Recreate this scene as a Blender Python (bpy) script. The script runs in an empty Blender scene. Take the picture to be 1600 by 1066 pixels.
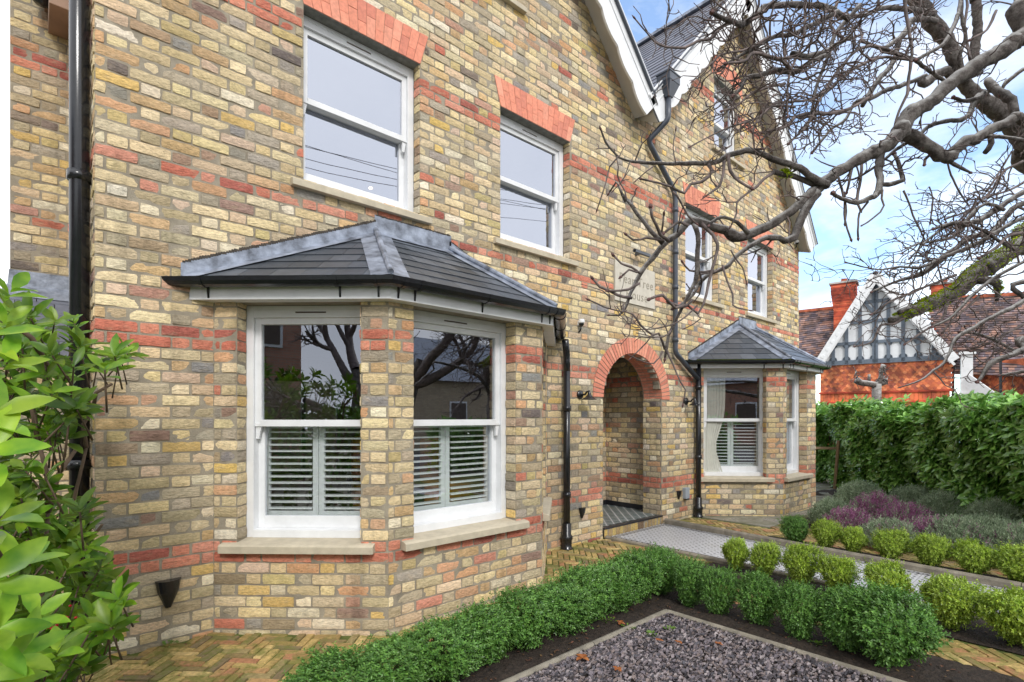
import bpy, math, random
from mathutils import Vector, Matrix
random.seed(7)
R = math.radians
sc = bpy.context.scene
COL = sc.collection

# ------------------------------------------------------------------ camera
F_PX, BETA, CAM_H, CAM_D, HOR = 830.0, R(47.9), 1.5, 4.124, 652.0
SB, CB = math.sin(BETA), math.cos(BETA)
cd = bpy.data.cameras.new('camera'); cam = bpy.data.objects.new('camera', cd); COL.objects.link(cam)
cam.location = (0, -CAM_D, CAM_H)
cam.rotation_euler = (R(90), 0, BETA - R(90))
cd.sensor_width = 36; cd.lens = F_PX/1600*36; cd.shift_y = (HOR-533)/1600
cd.clip_start = 0.05; cd.clip_end = 2000
sc.camera = cam

# ------------------------------------------------------------------ world
SUN_EL, SUN_AZ = R(38), R(205)          # azimuth measured from +Y clockwise
w = bpy.data.worlds.new('World'); sc.world = w; w.use_nodes = True
nt = w.node_tree; nt.nodes.clear()
def N(t, typ, **k):
    n = t.nodes.new(typ)
    for a, v in k.items(): setattr(n, a, v)
    return n
out = N(nt, 'ShaderNodeOutputWorld'); bg = N(nt, 'ShaderNodeBackground')
sky = N(nt, 'ShaderNodeTexSky', sky_type='NISHITA'); sky.sun_disc = False
sky.sun_elevation = SUN_EL; sky.sun_rotation = SUN_AZ; sky.air_density = 1.0; sky.dust_density = 0.6; sky.ozone_density = 2.2
tc = N(nt, 'ShaderNodeTexCoord'); mp = N(nt, 'ShaderNodeMapping'); mp.inputs['Scale'].default_value = (1, 1, 2.6)
mp.inputs['Location'].default_value = (0.35, 0.1, 0.0)
no = N(nt, 'ShaderNodeTexNoise'); no.inputs['Scale'].default_value = 2.6; no.inputs['Detail'].default_value = 9; no.inputs['Roughness'].default_value = 0.6
no.inputs['Distortion'].default_value = 0.25
rp = N(nt, 'ShaderNodeValToRGB'); rp.color_ramp.elements[0].position = 0.46; rp.color_ramp.elements[1].position = 0.76
rp.color_ramp.elements[0].color = (0.10, 0.10, 0.10, 1); rp.color_ramp.elements[1].color = (1, 1, 1, 1)
# a direction term: thick cloud everywhere but a thinner patch over the far end of the street
dt = N(nt, 'ShaderNodeVectorMath', operation='DOT_PRODUCT'); dt.inputs[1].default_value = Vector((0.80, 0.45, 0.40)).normalized()
mr = N(nt, 'ShaderNodeMapRange'); mr.inputs[1].default_value = 0.66; mr.inputs[2].default_value = 0.90; mr.inputs[3].default_value = 1.0; mr.inputs[4].default_value = 0.0
mx1 = N(nt, 'ShaderNodeMath', operation='MAXIMUM')
no2 = N(nt, 'ShaderNodeTexNoise'); no2.inputs['Scale'].default_value = 1.6; no2.inputs['Detail'].default_value = 5
cr2 = N(nt, 'ShaderNodeValToRGB'); cr2.color_ramp.elements[0].color = (7.4, 7.7, 8.3, 1); cr2.color_ramp.elements[1].color = (10.4, 10.4, 10.5, 1)
cr2.color_ramp.elements[0].position = 0.3; cr2.color_ramp.elements[1].position = 0.7
mix = N(nt, 'ShaderNodeMix', data_type='RGBA')
sc_sky = N(nt, 'ShaderNodeVectorMath', operation='MULTIPLY'); sc_sky.inputs[1].default_value = (1.75, 1.95, 2.05)
L = nt.links.new
L(tc.outputs['Generated'], mp.inputs[0]); L(mp.outputs[0], no.inputs['Vector']); L(no.outputs['Fac'], rp.inputs[0])
L(tc.outputs['Generated'], dt.inputs[0]); L(dt.outputs['Value'], mr.inputs[0])
L(rp.outputs[0], mx1.inputs[0]); L(mr.outputs[0], mx1.inputs[1])
L(tc.outputs['Generated'], no2.inputs['Vector']); L(no2.outputs['Fac'], cr2.inputs[0])
L(sky.outputs[0], sc_sky.inputs[0])
L(mx1.outputs[0], mix.inputs['Factor']); L(sc_sky.outputs[0], mix.inputs[6]); L(cr2.outputs[0], mix.inputs[7])
L(mix.outputs[2], bg.inputs[0]); L(bg.outputs[0], out.inputs[0]); bg.inputs[1].default_value = 0.1

# ------------------------------------------------------------------ sun
sd = bpy.data.lights.new('sun', 'SUN'); so = bpy.data.objects.new('sun', sd); COL.objects.link(so)
sd.energy = 1.3; sd.angle = R(12); sd.color = (1.0, 0.97, 0.93)
sdir = Vector((math.sin(SUN_AZ)*math.cos(SUN_EL), math.cos(SUN_AZ)*math.cos(SUN_EL), math.sin(SUN_EL)))
so.rotation_euler = sdir.to_track_quat('Z', 'Y').to_euler()
vs = sc.view_settings; vs.view_transform = 'Standard'; vs.look = 'None'; vs.gamma = 1; vs.use_curve_mapping = False
vs.exposure = 0.76
sc.render.engine = 'CYCLES'
sc.cycles.max_bounces = 8; sc.cycles.transparent_max_bounces = 12

# ------------------------------------------------------------------ helpers
def at(px, py, d):
    "world point seen at photo pixel (px, py) at depth d metres"
    l = (px-800)/F_PX*d
    return Vector((l*SB+d*CB, -l*CB+d*SB-CAM_D, CAM_H+(HOR-py)/F_PX*d))
def yat(px, X):
    "Y of the ground line X=const seen at photo column px"
    t = (px-800)/F_PX
    P = X*(SB-t*CB)/(CB+t*SB)
    return P-CAM_D

class MB:
    def __init__(s): s.v = []; s.f = []; s.m = []; s.c = []; s.cur = (1, 1, 1)
    def add(s, vs, fs, m=0, c=None):
        o = len(s.v); s.v.extend(vs); s.f.extend([tuple(i+o for i in f) for f in fs]); s.m.extend([m]*len(fs))
        s.c.extend([c or s.cur]*len(vs))
    def quad(s, a, b, c, d, m=0, col=None): s.add([a, b, c, d], [(0, 1, 2, 3)], m, col)
    def box(s, x0, y0, z0, x1, y1, z1, m=0, col=None, M=None):
        v = [(x0,y0,z0),(x1,y0,z0),(x1,y1,z0),(x0,y1,z0),(x0,y0,z1),(x1,y0,z1),(x1,y1,z1),(x0,y1,z1)]
        if M is not None: v = [tuple(M @ Vector(p)) for p in v]
        s.add(v, [(0,3,2,1),(4,5,6,7),(0,1,5,4),(1,2,6,5),(2,3,7,6),(3,0,4,7)], m, col)
    def bar(s, a, b, wd, th, up=(0,0,1), m=0, col=None):
        "rectangular bar from a to b; wd across, th along up"
        a = Vector(a); b = Vector(b); t = (b-a).normalized(); u = Vector(up)
        sd_ = t.cross(u).normalized()*wd/2; u2 = sd_.cross(t).normalized()*th/2
        v = [a-sd_-u2, a+sd_-u2, a+sd_+u2, a-sd_+u2, b-sd_-u2, b+sd_-u2, b+sd_+u2, b-sd_+u2]
        s.add([tuple(p) for p in v], [(0,3,2,1),(4,5,6,7),(0,1,5,4),(1,2,6,5),(2,3,7,6),(3,0,4,7)], m, col)
    def tube(s, pts, rad, n=8, m=0, col=None, cap=True, jit=0.0):
        pts = [Vector(p) for p in pts]; k = len(pts)
        if not hasattr(rad, '__len__'): rad = [rad]*k
        vs_ = []; ref = None
        for i in range(k):
            t = (pts[min(i+1, k-1)]-pts[max(i-1, 0)])
            if t.length < 1e-9: t = Vector((0,0,1))
            t.normalize()
            if ref is None:
                ref = t.orthogonal().normalized()
            else:
                ref = (ref - t*ref.dot(t))
                if ref.length < 1e-6: ref = t.orthogonal()
                ref.normalize()
            b2 = t.cross(ref)
            for j in range(n):
                a = 2*math.pi*j/n
                r = rad[i]*(1+random.uniform(-jit, jit)) if jit else rad[i]
                vs_.append(tuple(pts[i]+ref*(math.cos(a)*r)+b2*(math.sin(a)*r)))
        fs = []
        for i in range(k-1):
            for j in range(n):
                fs.append((i*n+j, i*n+(j+1)%n, (i+1)*n+(j+1)%n, (i+1)*n+j))
        if cap: fs.append(tuple(range(n-1, -1, -1))); fs.append(tuple((k-1)*n+j for j in range(n)))
        s.add(vs_, fs, m, col)
    def lathe(s, prof, o, axis=(0,0,1), n=20, m=0, col=None):
        q = Vector(axis).to_track_quat('Z', 'Y'); o = Vector(o); vs_ = []
        for r, h in prof:
            for j in range(n):
                a = 2*math.pi*j/n
                vs_.append(tuple(o + q @ Vector((r*math.cos(a), r*math.sin(a), h))))
        fs = [(i*n+j, i*n+(j+1)%n, (i+1)*n+(j+1)%n, (i+1)*n+j) for i in range(len(prof)-1) for j in range(n)]
        s.add(vs_, fs, m, col)
    def prism(s, poly, ext, m=0, col=None):
        "closed prism: poly = list of 3D points, ext = extrusion vector"
        n = len(poly); e = Vector(ext)
        v = [tuple(p) for p in poly] + [tuple(Vector(p)+e) for p in poly]
        s.add(v, [tuple(range(n-1, -1, -1)), tuple(range(n, 2*n))] + [(i, (i+1) % n, n+(i+1) % n, n+i) for i in range(n)], m, col)
    def build(s, name, mats, parent=None, smooth=False, bevel=0, M=None):
        me = bpy.data.meshes.new(name); me.from_pydata(s.v, [], s.f)
        if not isinstance(mats, (list, tuple)): mats = [mats]
        for mt in mats: me.materials.append(mt)
        me.polygons.foreach_set('material_index', s.m)
        if smooth: me.polygons.foreach_set('use_smooth', [True]*len(s.f))
        at_ = me.color_attributes.new('tint', 'FLOAT_COLOR', 'POINT')
        fl = []
        for c in s.c: fl.extend((c[0], c[1], c[2], 1.0))
        at_.data.foreach_set('color', fl)
        me.update()
        o = bpy.data.objects.new(name, me); COL.objects.link(o)
        if M is not None: o.matrix_world = M
        if parent is not None: o.parent = parent
        if bevel:
            b = o.modifiers.new('bevel', 'BEVEL'); b.width = bevel; b.segments = 2; b.limit_method = 'ANGLE'; b.angle_limit = R(40)
        return o
def tag(o, label=None, cat=None, group=None, kind=None):
    if label: o['label'] = label
    if cat: o['category'] = cat
    if group: o['group'] = group
    if kind: o['kind'] = kind
    return o
def empty(name, loc=(0,0,0)):
    o = bpy.data.objects.new(name, None); COL.objects.link(o); o.location = loc; o.empty_display_size = 0.2; return o
def local(mb, loc):
    "shift a builder's vertices so they are relative to loc"
    x, y, z = loc; mb.v = [(a-x, b-y, c-z) for a, b, c in mb.v]; return mb

# ------------------------------------------------------------------ materials
def new_mat(name):
    m = bpy.data.materials.new(name); m.use_nodes = True; t = m.node_tree
    return m, t, t.nodes['Principled BSDF']
def noise(t, scale, detail=4, rough=0.55, vec=None, stretch=None, coord='Object'):
    n = N(t, 'ShaderNodeTexNoise'); n.inputs['Scale'].default_value = scale; n.inputs['Detail'].default_value = detail; n.inputs['Roughness'].default_value = rough
    c = N(t, 'ShaderNodeTexCoord'); v = c.outputs[coord]
    if stretch:
        mpp = N(t, 'ShaderNodeMapping'); mpp.inputs['Scale'].default_value = stretch; t.links.new(v, mpp.inputs[0]); v = mpp.outputs[0]
    t.links.new(v, n.inputs['Vector']); return n
def ramp(t, src, stops):
    r = N(t, 'ShaderNodeValToRGB'); e = r.color_ramp.elements
    while len(e) < len(stops): e.new(0.5)
    for i, (p, c) in enumerate(stops):
        e[i].position = p; e[i].color = (c, c, c, 1) if not hasattr(c, '__len__') else (*c, 1)
    t.links.new(src, r.inputs[0]); return r
def mixc(t, a, b, fac, mode='MIX'):
    n = N(t, 'ShaderNodeMix', data_type='RGBA'); n.blend_type = mode
    for i, s_ in ((6, a), (7, b)):
        if hasattr(s_, 'links') or hasattr(s_, 'is_linked'): t.links.new(s_, n.inputs[i])
        else: n.inputs[i].default_value = (*s_, 1)
    if hasattr(fac, 'is_linked'): t.links.new(fac, n.inputs['Factor'])
    else: n.inputs['Factor'].default_value = fac
    return n.outputs[2]
def bump(t, p, h, dist=0.005, strength=1.0):
    b = N(t, 'ShaderNodeBump'); b.inputs['Distance'].default_value = dist; b.inputs['Strength'].default_value = strength
    t.links.new(h, b.inputs['Height']); t.links.new(b.outputs[0], p.inputs['Normal']); return b
def simple(name, col, rough=0.6, var=0.12, scale=8, bmp=0.0, bscale=60, metal=0.0, spec=0.5, coat=0, stretch=None):
    m, t, p = new_mat(name)
    n = noise(t, scale, 6, 0.6, stretch=stretch)
    r = ramp(t, n.outputs['Fac'], [(0.3, tuple(max(0, c*(1-var)) for c in col)), (0.7, tuple(c*(1+var) for c in col))])
    t.links.new(r.outputs[0], p.inputs['Base Color']); p.inputs['Roughness'].default_value = rough; p.inputs['Metallic'].default_value = metal
    p.inputs['Specular IOR Level'].default_value = spec
    if coat: p.inputs['Coat Weight'].default_value = coat
    if bmp:
        n2 = noise(t, bscale, 5, 0.6, stretch=stretch); bump(t, p, n2.outputs['Fac'], bmp)
    return m
def tinted(name, rough=0.8, mott=0.35, scale=30, bmp=0.003, bscale=70, stain=None, spot=True, spec=0.3, stretch=None, grime=0):
    "colour from the per-piece tint attribute with mottling"
    m, t, p = new_mat(name)
    a = N(t, 'ShaderNodeVertexColor'); a.layer_name = 'tint'
    n = noise(t, scale, 6, 0.65, stretch=stretch)
    r = ramp(t, n.outputs['Fac'], [(0.3, 1-mott*.6), (0.5, 1.06), (0.72, 1+mott)])
    c = mixc(t, a.outputs[0], r.outputs[0], 1.0, 'MULTIPLY')
    if stain:
        n3 = noise(t, scale*0.35, 4, 0.6, stretch=stretch); r3 = ramp(t, n3.outputs['Fac'], [(0.54, 0.0), (0.70, 0.38)])
        c = mixc(t, c, stain, r3.outputs[0])
    if spot:
        n4 = noise(t, scale*3.3, 3, 0.7, stretch=stretch); r4 = ramp(t, n4.outputs['Fac'], [(0.28, 0.7), (0.36, 0.0)])
        c = mixc(t, c, (0.07, 0.055, 0.05), r4.outputs[0])
    if grime:
        n5 = noise(t, 1.1, 7, 0.68); r5 = ramp(t, n5.outputs['Fac'], [(0.38, 1-grime), (0.56, 1.0), (0.7, 1.06)]); c = mixc(t, c, r5.outputs[0], 1.0, 'MULTIPLY')
        n7 = noise(t, 1.7, 6, 0.7, stretch=(2.2, 2.2, .35)); r7 = ramp(t, n7.outputs['Fac'], [(0.34, 0.70), (0.45, 1.0)]); c = mixc(t, c, r7.outputs[0], 1.0, 'MULTIPLY')
        n6 = noise(t, 60, 5, 0.75, stretch=(1, 1, 3.5)); r6 = ramp(t, n6.outputs['Fac'], [(0.32, 0.66), (0.42, 1.0)]); c = mixc(t, c, r6.outputs[0], 1.0, 'MULTIPLY')
    t.links.new(c, p.inputs['Base Color']); p.inputs['Roughness'].default_value = rough; p.inputs['Specular IOR Level'].default_value = spec
    n2 = noise(t, bscale, 6, 0.7, stretch=stretch); bump(t, p, n2.outputs['Fac'], bmp)
    return m
M = {}
M['brick'] = tinted('stock_brick', rough=0.9, mott=0.38, scale=34, bmp=0.016, bscale=48, grime=0.16, stain=(0.60, 0.47, 0.31), stretch=(1, 1, 2.2))
M['redbrick'] = tinted('red_rubber_brick', rough=0.85, mott=0.22, scale=30, bmp=0.003, bscale=90, spot=False)
M['mortar'] = simple('mortar', (0.31, 0.27, 0.205), 0.95, 0.30, 9, 0.006, 130)
M['stone'] = simple('sill_stone', (0.50, 0.44, 0.33), 0.85, 0.14, 12, 0.0015, 200)
M['plaque'] = simple('plaque_stone', (0.58, 0.54, 0.46), 0.9, 0.10, 14, 0.0012, 200)
M['white'] = simple('white_paint', (0.74, 0.75, 0.76), 0.42, 0.07, 7, 0.0008, 60)
M['shutter'] = simple('shutter_paint', (0.82, 0.84, 0.84), 0.4, 0.03, 5)
M['soffit'] = simple('soffit_paint', (0.56, 0.54, 0.50), 0.6, 0.08, 4, 0.0006, 60)
M['lintel'] = simple('concrete_lintel', (0.20, 0.20, 0.18), 0.9, 0.3, 20, 0.002, 120)
M['black'] = simple('black_plastic', (0.012, 0.013, 0.016), 0.22, 0.3, 30, 0.0003, 40, spec=0.6)
M['grey_box'] = simple('grey_plastic', (0.33, 0.37, 0.42), 0.5, 0.05)
M['hopper'] = simple('hopper_paint', (0.06, 0.07, 0.09), 0.35, 0.2)
M['lead'] = simple('lead_sheet', (0.25, 0.28, 0.34), 0.45, 0.65, 9, 0.006, 16, metal=0.35, stretch=(1, 1, 1))
M['slate'] = tinted('roof_slate', rough=0.42, mott=0.25, scale=14, bmp=0.0015, bscale=60, spot=False, spec=0.5)
M['wood'] = simple('stained_timber', (0.30, 0.19, 0.13), 0.6, 0.15, 6)
M['stake'] = simple('rough_timber', (0.32, 0.22, 0.13), 0.85, 0.25, 20, 0.002, 80, stretch=(6, 6, 1))
M['soil'] = simple('dark_soil', (0.035, 0.024, 0.017), 0.95, 0.6, 30, 0.03, 35)
M['kerb'] = simple('concrete_edging', (0.24, 0.215, 0.17), 0.9, 0.35, 9, 0.003, 120)
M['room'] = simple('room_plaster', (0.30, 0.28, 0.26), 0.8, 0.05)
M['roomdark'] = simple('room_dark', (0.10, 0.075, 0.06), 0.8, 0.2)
M['floorwood'] = simple('oak_floor', (0.22, 0.16, 0.11), 0.4, 0.25, 6)
M['curtain'] = simple('curtain_cloth', (0.50, 0.50, 0.44), 0.85, 0.08, 10)
M['slatechip'] = tinted('slate_chippings', rough=0.75, mott=0.3, scale=40, bmp=0.002, bscale=90, spot=False)
M['paver'] = None
def glass(name, base, tintc=(0.80, 0.84, 0.92)):
    m = bpy.data.materials.new(name); m.use_nodes = True; t = m.node_tree; t.nodes.clear()
    o = N(t, 'ShaderNodeOutputMaterial'); tr = N(t, 'ShaderNodeBsdfTransparent'); gl = N(t, 'ShaderNodeBsdfGlossy'); mx = N(t, 'ShaderNodeMixShader')
    tr.inputs[0].default_value = (0.93, 0.96, 0.96, 1); gl.inputs['Roughness'].default_value = 0.0; gl.inputs[0].default_value = (*tintc, 1)
    fr0 = N(t, 'ShaderNodeLayerWeight'); fr0.inputs[0].default_value = 0.5
    fr = N(t, 'ShaderNodeMath', operation='POWER'); fr.inputs[1].default_value = 4.0; t.links.new(fr0.outputs['Facing'], fr.inputs[0])
    ad = N(t, 'ShaderNodeMath', operation='ADD'); ad.inputs[1].default_value = base; ad.use_clamp = True
    t.links.new(fr.outputs[0], ad.inputs[0]); t.links.new(ad.outputs[0], mx.inputs[0])
    nz = noise(t, 1.3, 1, 0.4); b = N(t, 'ShaderNodeBump'); b.inputs['Distance'].default_value = 0.004; b.inputs['Strength'].default_value = 0.25
    t.links.new(nz.outputs['Fac'], b.inputs['Height']); t.links.new(b.outputs[0], gl.inputs['Normal'])
    t.links.new(tr.outputs[0], mx.inputs[1]); t.links.new(gl.outputs[0], mx.inputs[2]); t.links.new(mx.outputs[0], o.inputs[0]); return m
M['glass'] = glass('window_glass', 0.27)
M['glassup'] = glass('upper_window_glass', 0.62, (0.60, 0.64, 0.74))
def emit(name, col, s):
    m = bpy.data.materials.new(name); m.use_nodes = True; p = m.node_tree.nodes['Principled BSDF']
    p.inputs['Emission Color'].default_value = (*col, 1); p.inputs['Emission Strength'].default_value = s; return m
M['bulb'] = emit('lamp_bulb', (1.0, 0.62, 0.3), 6)
def leafmat(name, c1, c2, rough=0.38, spec=0.5, trans=0.25):
    m, t, p = new_mat(name)
    a = N(t, 'ShaderNodeVertexColor'); a.layer_name = 'tint'
    n = noise(t, 14, 3, 0.5); r = ramp(t, n.outputs['Fac'], [(0.35, c1), (0.65, c2)])
    c = mixc(t, r.outputs[0], a.outputs[0], 1.0, 'MULTIPLY')
    t.links.new(c, p.inputs['Base Color']); p.inputs['Roughness'].default_value = rough; p.inputs['Specular IOR Level'].default_value = spec
    tl = N(t, 'ShaderNodeBsdfTranslucent'); t.links.new(c, tl.inputs[0]); mx = N(t, 'ShaderNodeMixShader'); mx.inputs[0].default_value = trans
    o = t.nodes['Material Output']; t.links.new(p.outputs[0], mx.inputs[1]); t.links.new(tl.outputs[0], mx.inputs[2]); t.links.new(mx.outputs[0], o.inputs[0])
    return m
M['boxleaf'] = leafmat('box_leaf', (0.055, 0.15, 0.028), (0.16, 0.31, 0.07))
M['limeleaf'] = leafmat('lime_leaf', (0.20, 0.33, 0.035), (0.40, 0.52, 0.08))
M['laurelleaf'] = leafmat('laurel_leaf', (0.11, 0.28, 0.045), (0.27, 0.48, 0.10), rough=0.22, spec=0.8)
M['shrubleaf'] = leafmat('shrub_leaf', (0.075, 0.20, 0.012), (0.22, 0.37, 0.03), rough=0.36, spec=0.35, trans=0.35)
M['heathleaf'] = leafmat('heath_leaf', (0.22, 0.30, 0.18), (0.42, 0.50, 0.34), rough=0.6)
M['purple'] = leafmat('heather_flower', (0.30, 0.10, 0.22), (0.46, 0.22, 0.36), rough=0.7)
M['berry'] = simple('red_berry', (0.50, 0.012, 0.012), 0.3, 0.2)
M['stem'] = simple('brown_stem', (0.12, 0.08, 0.05), 0.8, 0.3, 20)
M['moss'] = leafmat('moss', (0.24, 0.34, 0.01), (0.42, 0.52, 0.03), rough=0.9, spec=0.1)
def bark():
    m, t, p = new_mat('pear_bark')
    n = noise(t, 14, 8, 0.78); r = ramp(t, n.outputs['Fac'], [(0.34, (0.022, 0.017, 0.014)), (0.46, (0.085, 0.068, 0.06)), (0.60, (0.20, 0.18, 0.165)), (0.75, (0.15, 0.155, 0.09))])
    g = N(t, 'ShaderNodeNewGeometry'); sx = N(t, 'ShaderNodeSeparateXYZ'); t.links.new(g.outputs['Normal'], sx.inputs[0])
    # pale grey lichen tone on upward faces also paints in the limb-top highlights
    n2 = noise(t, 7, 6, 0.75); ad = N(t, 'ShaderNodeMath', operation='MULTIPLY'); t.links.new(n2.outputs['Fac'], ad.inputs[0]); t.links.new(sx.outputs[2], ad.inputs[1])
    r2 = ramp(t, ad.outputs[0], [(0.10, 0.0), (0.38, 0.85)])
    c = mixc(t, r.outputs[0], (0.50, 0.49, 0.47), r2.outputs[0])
    t.links.new(c, p.inputs['Base Color']); p.inputs['Roughness'].default_value = 0.85
    n3 = noise(t, 34, 8, 0.8); bump(t, p, n3.outputs['Fac'], 0.03); return m
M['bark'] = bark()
M['twig'] = simple('twig_bark', (0.12, 0.092, 0.085), 0.7, 0.75, 14, 0.001, 60)
def pavermat():
    m, t, p = new_mat('mossy_clay_paver')
    a = N(t, 'ShaderNodeVertexColor'); a.layer_name = 'tint'
    n = noise(t, 35, 5, 0.65); r = ramp(t, n.outputs['Fac'], [(0.3, 0.65), (0.7, 1.3)])
    c = mixc(t, a.outputs[0], r.outputs[0], 1.0, 'MULTIPLY')
    n2 = noise(t, 4.5, 8, 0.8); r2 = ramp(t, n2.outputs['Fac'], [(0.46, 0.0), (0.58, 0.8)])
    c = mixc(t, c, (0.15, 0.165, 0.03), r2.outputs[0])
    t.links.new(c, p.inputs['Base Color'])
    r3 = ramp(t, n2.outputs['Fac'], [(0.40, 0.45), (0.6, 0.9)]); t.links.new(r3.outputs[0], p.inputs['Roughness'])
    n3 = noise(t, 80, 4, 0.6); bump(t, p, n3.outputs['Fac'], 0.003); return m
M['paver'] = pavermat()
M['joint'] = simple('mossy_joint', (0.09, 0.115, 0.02), 0.95, 0.5, 12, 0.004, 90)
def slab():
    m, t, p = new_mat('wet_concrete')
    n = noise(t, 2.2, 6, 0.6); r = ramp(t, n.outputs['Fac'], [(0.35, (0.15, 0.15, 0.08)), (0.5, (0.22, 0.215, 0.17)), (0.65, (0.30, 0.30, 0.29))])
    t.links.new(r.outputs[0], p.inputs['Base Color'])
    r2 = ramp(t, n.outputs['Fac'], [(0.42, 0.75), (0.6, 0.25)]); t.links.new(r2.outputs[0], p.inputs['Roughness'])
    n3 = noise(t, 60, 4, 0.6); bump(t, p, n3.outputs['Fac'], 0.002); return m
M['slab'] = slab()
def tiles(name, base, dot, s, dotsize, line, rot=0.0, rough=0.35, linec=(0.16, 0.16, 0.15)):
    "square tiles with small inset dots at the corners, in object X/Y"
    m, t, p = new_mat(name)
    c = N(t, 'ShaderNodeTexCoord'); mpp = N(t, 'ShaderNodeMapping'); mpp.inputs['Rotation'].default_value = (0, 0, rot); mpp.inputs['Scale'].default_value = (1/s, 1/s, 1)
    t.links.new(c.outputs['Object'], mpp.inputs[0]); sp = N(t, 'ShaderNodeSeparateXYZ'); t.links.new(mpp.outputs[0], sp.inputs[0])
    def mth(op, a, b=None):
        n = N(t, 'ShaderNodeMath', operation=op)
        for i, q in enumerate((a, b)):
            if q is None: continue
            if hasattr(q, 'is_linked'): t.links.new(q, n.inputs[i])
            else: n.inputs[i].default_value = q
        return n.outputs[0]
    ax = mth('ABSOLUTE', mth('SUBTRACT', mth('FRACT', sp.outputs[0]), 0.5)); ay = mth('ABSOLUTE', mth('SUBTRACT', mth('FRACT', sp.outputs[1]), 0.5))
    d1 = mth('LESS_THAN', mth('ADD', ax, ay), dotsize)                    # diamond at the cell centre
    ln = mth('GREATER_THAN', mth('MAXIMUM', ax, ay), 0.5-line)
    nz = noise(t, 20, 4, 0.6); r = ramp(t, nz.outputs['Fac'], [(0.3, tuple(q*0.82 for q in base)), (0.7, base)])
    cc = mixc(t, r.outputs[0], linec, ln); cc = mixc(t, cc, dot, d1)
    n5 = noise(t, 2.5, 5, 0.6); r5 = ramp(t, n5.outputs['Fac'], [(0.55, 0.0), (0.75, 0.5)]); cc = mixc(t, cc, (0.20, 0.19, 0.13), r5.outputs[0])
    t.links.new(cc, p.inputs['Base Color']); p.inputs['Roughness'].default_value = rough
    b = mth('SUBTRACT', 1.0, ln); bump(t, p, b, 0.002); return m
M['pathtile'] = tiles('white_path_tile', (0.62, 0.63, 0.66), (0.015, 0.015, 0.02), 0.075, 0.22, 0.02)
M['porchtile'] = tiles('porch_floor_tile', (0.10, 0.15, 0.15), (0.02, 0.02, 0.025), 0.105, 0.16, 0.09, rot=R(45), linec=(0.5, 0.5, 0.5))
M['blacktile'] = simple('black_border_tile', (0.02, 0.02, 0.025), 0.3, 0.3)
M['clouds'] = None
M['cable'] = simple('cable', (0.02, 0.02, 0.02), 0.6)

# ------------------------------------------------------------------ ground
CH, Z0 = 0.077, -0.045                    # brick course height, level of the first bed
def lin(r, g, b, k=1.07): return tuple(k*((c/255)**2.2) for c in (r, g, b))
STOCK = [(lin(232,216,176), 22), (lin(222,204,164), 18), (lin(220,196,170), 11), (lin(208,176,138), 8), (lin(198,186,158), 15), (lin(186,176,152), 11),
         (lin(174,168,156), 8), (lin(146,146,146), 7), (lin(210,162,128), 5), (lin(188,144,130), 3), (lin(152,126,118), 3), (lin(118,110,108), 2), (lin(222,190,118), 5), (lin(196,182,132), 4), (lin(236,228,206), 9)]
STK_C = [c for c, n in STOCK for _ in range(n)]
REDS = [lin(204,128,106), lin(210,138,114), lin(194,116,96), lin(172,102,90), lin(216,150,128)]
BUFF = lin(212, 186, 140)
def stock():
    c = random.choice(STK_C); k = random.uniform(0.82, 1.12); q = random.uniform(0, .42); c = tuple(a*(1-q)+e*q for a, e in zip(c, BUFF)); return (c[0]*k, c[1]*k*random.uniform(.95, .99), c[2]*k*random.uniform(.86, 1.0))
def red(): c = random.choice(REDS); k = random.uniform(0.85, 1.12); return tuple(q*k for q in c)
DOUBLE = {8, 9, 27, 28, 42, 59, 60, 86, 87}

def plane_fn(O, U, Nn):
    O, U, Nn = Vector(O), Vector(U).normalized(), Vector(Nn).normalized()
    return lambda u, z, d: (O.x+U.x*u+Nn.x*d, O.y+U.y*u+Nn.y*d, O.z+z)
def brick(mb, P, u0, u1, z0, z1, col, m=0, lo=False, rough=1.0):
    nu, nz = (4, 3) if lo else (max(3, min(7, int((u1-u0)/0.035)+1)), 4)
    pr_ = random.uniform(0.002, 0.009)*rough; tilt = random.uniform(-.003, .003)*rough; tz = random.uniform(-.002, .002)
    vs_ = []; g = [[0]*nz for _ in range(nu)]
    J = 0.0022*rough
    for i in range(nu):
        for k in range(nz):
            a, b = i/(nu-1), k/(nz-1)
            ei, ek = i in (0, nu-1), k in (0, nz-1)
            uu = u0+(u1-u0)*a; zz = z0+(z1-z0)*b
            if ei: uu += (0.004 if i == 0 else -0.004)*rough*(1.0 if ek else .35) + random.uniform(-J, J)
            if ek: zz += (0.003 if k == 0 else -0.003)*rough*(1.0 if ei else .5) + random.uniform(-J, J)
            d = pr_ + tilt*(a-.5)*2 + tz*(b-.5)*2 + random.uniform(-.0016, .0016)*rough - (0.0025 if (ei or ek) else 0)
            g[i][k] = len(vs_); vs_.append(P(uu, zz, d))
    fs = [(g[i][k], g[i+1][k], g[i+1][k+1], g[i][k+1]) for i in range(nu-1) for k in range(nz-1)]
    per = [(i, 0) for i in range(nu)] + [(nu-1, k) for k in range(1, nz)] + [(i, nz-1) for i in range(nu-2, -1, -1)] + [(0, k) for k in range(nz-2, 0, -1)]
    base = len(vs_)
    for (i, k) in per:
        a, b = i/(nu-1), k/(nz-1)
        vs_.append(P(u0+(u1-u0)*a, z0+(z1-z0)*b, -0.006))
    n = len(per)
    for q in range(n):
        i, k = per[q]; i2, k2 = per[(q+1) % n]
        fs.append((g[i][k], base+q, base+(q+1) % n, g[i2][k2]))
    mb.add(vs_, fs, m, col)
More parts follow.
